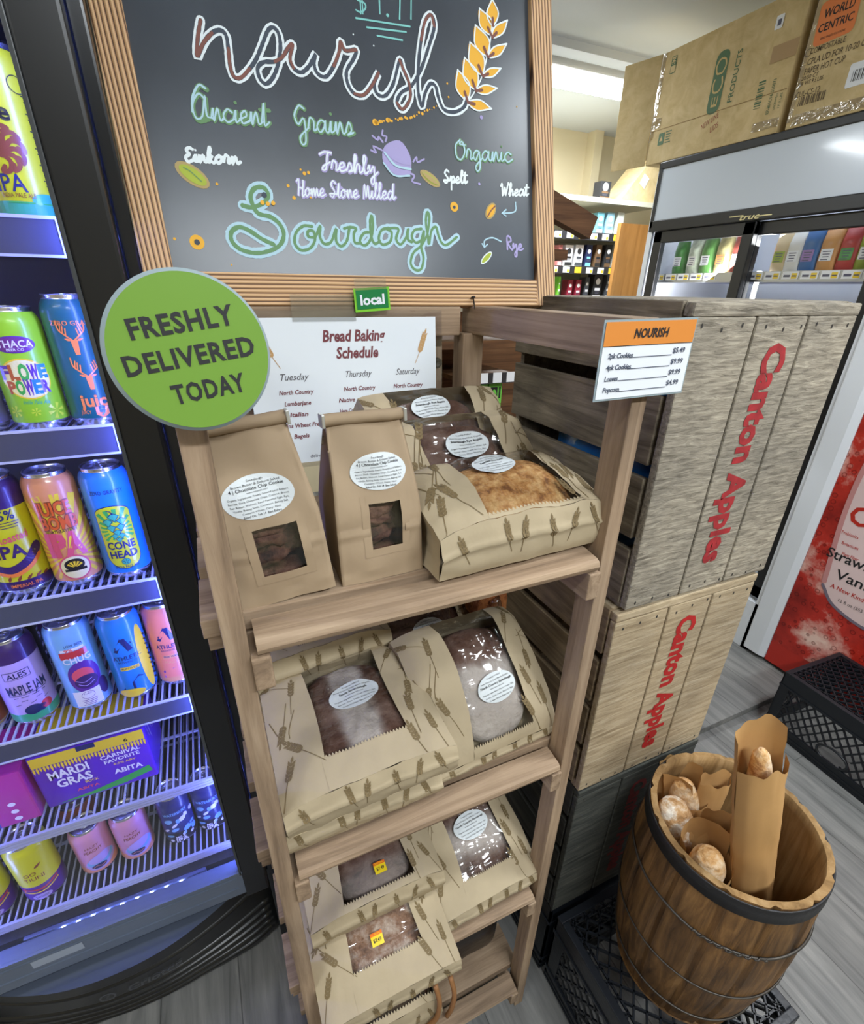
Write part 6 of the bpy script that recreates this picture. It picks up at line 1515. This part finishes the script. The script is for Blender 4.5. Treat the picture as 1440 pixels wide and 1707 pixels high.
# small carton lying on the far end of the top shelf
c_ = [at_y(x, y, YS2 + .02) for x, y in ((1034, 330), (1088, 264), (1092, 330))]
t = thing('cardboard_box', 'small slanting carton on the far shelf top, below the flap of the large carton', 'box', (0, 0, 0))
m = MB(CBX); a_, b_, d_ = [Vector((p.x, YS2 + .02, zt_ + .001 if i != 1 else p.z)) for i, p in enumerate(c_)]; bk = Vector((.03, .26, .0))
rr_ = [a_, d_ + Vector((.02, 0, 0)), b_ + Vector((.08, 0, .0)), b_]
m.add(rr_ + [p + bk for p in rr_], [[0, 1, 2, 3], [4, 7, 6, 5]] + [[i, i + 4, (i + 1) % 4 + 4, (i + 1) % 4] for i in range(4)]); m.build('carton', t)
q = at_y(1074, 302, YS2 + .018); a = MB(PAPER); a.box(-.03, .03, -.001, .0, -.035, .035, 0, 0, Matrix.Translation(q) @ Matrix.Rotation(.5, 4, 'Y')); a.build('shipping_label', t)
# orange wood panel beside the refrigerator
q0, q1 = at_y(1035, 378, 2.75), at_y(1084, 365, 2.75)
OWD = wood('orange veneer', srgb(178, 122, 62), srgb(196, 140, 76), srgb(210, 154, 90), 'Z', 20, 1.5, .5, .05, .1)
tag(MB(OWD).box(q0.x, q1.x, 2.75, 2.78, .034, q0.z + .02).build('wood_panel'), 'orange wood end panel standing beside the far end of the display refrigerator', 'panel')

# brown wooden rack behind the chalkboard: sloping arm, posts and a low shelf with green boxes
wr = thing('produce_stand', 'brown wooden stand behind the chalkboard with a sloping arm', 'stand', (0, 0, 0))
YA = 1.5
A_ = [at_y(x, y, YA) for x, y in ((926, 318), (997, 362), (983, 398), (926, 370))]
dirv = (A_[1] - A_[0]).normalized(); back_ = A_[0] - dirv * .55; back2 = A_[3] - dirv * .55
m = MB(BACKW); pts = [back_, A_[1], A_[2], back2]; pr2 = [Vector((p.x, YA, p.z)) for p in pts]; pb2 = [p + Vector((0, .04, 0)) for p in pr2]
m.add(pr2 + pb2, [[0, 1, 2, 3][::-1], [4, 5, 6, 7], [0, 4, 5, 1], [1, 5, 6, 2], [2, 6, 7, 3], [3, 7, 4, 0]]); m.build('sloping_arm', wr)
m = MB(BACKW); m.box(.45, A_[2].x - .05, YA + .04, YA + .4, A_[3].z - .10, A_[3].z - .07); m.build('tray', wr)
MB(BACKW).box(.42, .47, YA + .0, YA + .05, 0, A_[3].z + .1).build('post', wr); MB(BACKW).box(.42, .47, YA + .36, YA + .41, 0, A_[3].z + .1).build('post', wr); MB(BACKW).box(1.0, 1.05, YA + .36, YA + .41, .034, A_[3].z - .07).build('post', wr)
m = MB(BACKW); m.box(.42, 1.05, YA + .05, YA + .40, 1.40, 1.425); m.build('shelf', wr); m = MB(BACKW); m.box(.42, 1.05, YA + .04, YA + .40, 1.10, 1.122); m.build('shelf', wr); MB(BACKW).box(.47, 1.36, YA + .385, YA + .40, .4, 1.5).build('back_board', wr)
m = MB(mat('price rail', (.03, .03, .035), .4)); m.box(.8, 1.04, YA + .03, YA + .04, 1.285, 1.32)
for i in range(3): m.put(rect(0, .035, -.03, .004, 1, 1), lambda u, v: (.862 + i * .055 + u, YA + .029, 1.318 + v), PTAG)
m.build('price_rail', wr)
MB(BACKW).box(.8, 1.05, YA + .04, YA + .40, 1.29, 1.305).build('shelf', wr)
for i, (lb, x, z) in enumerate((('left green box in the upper row behind the rack post', .862, 1.207), ('right green box in the upper row behind the rack post', .921, 1.207), ('left green box in the lower row behind the rack post', .862, 1.1225), ('right green box in the lower row behind the rack post', .921, 1.1225))):
    t = thing('green_box', lb, 'box', (x, YA + .06, z), group='green boxes on the wooden stand')
    GB = mat('bright green carton', srgb(110, 196, 70), .5); MB(GB).box(0, .055, 0, .08, 0, .082, .002).build('carton', t); a = MB(INK); a.put(rect(.008, .036, .012, .060, 1, 1), F, INK); a.put(ell(.022, .036, .010, .016, 12, 0, 1), F2, GB); a.put(rect(.042, .049, .02, .06, 1, 1), F, INK); a.build('print', t)
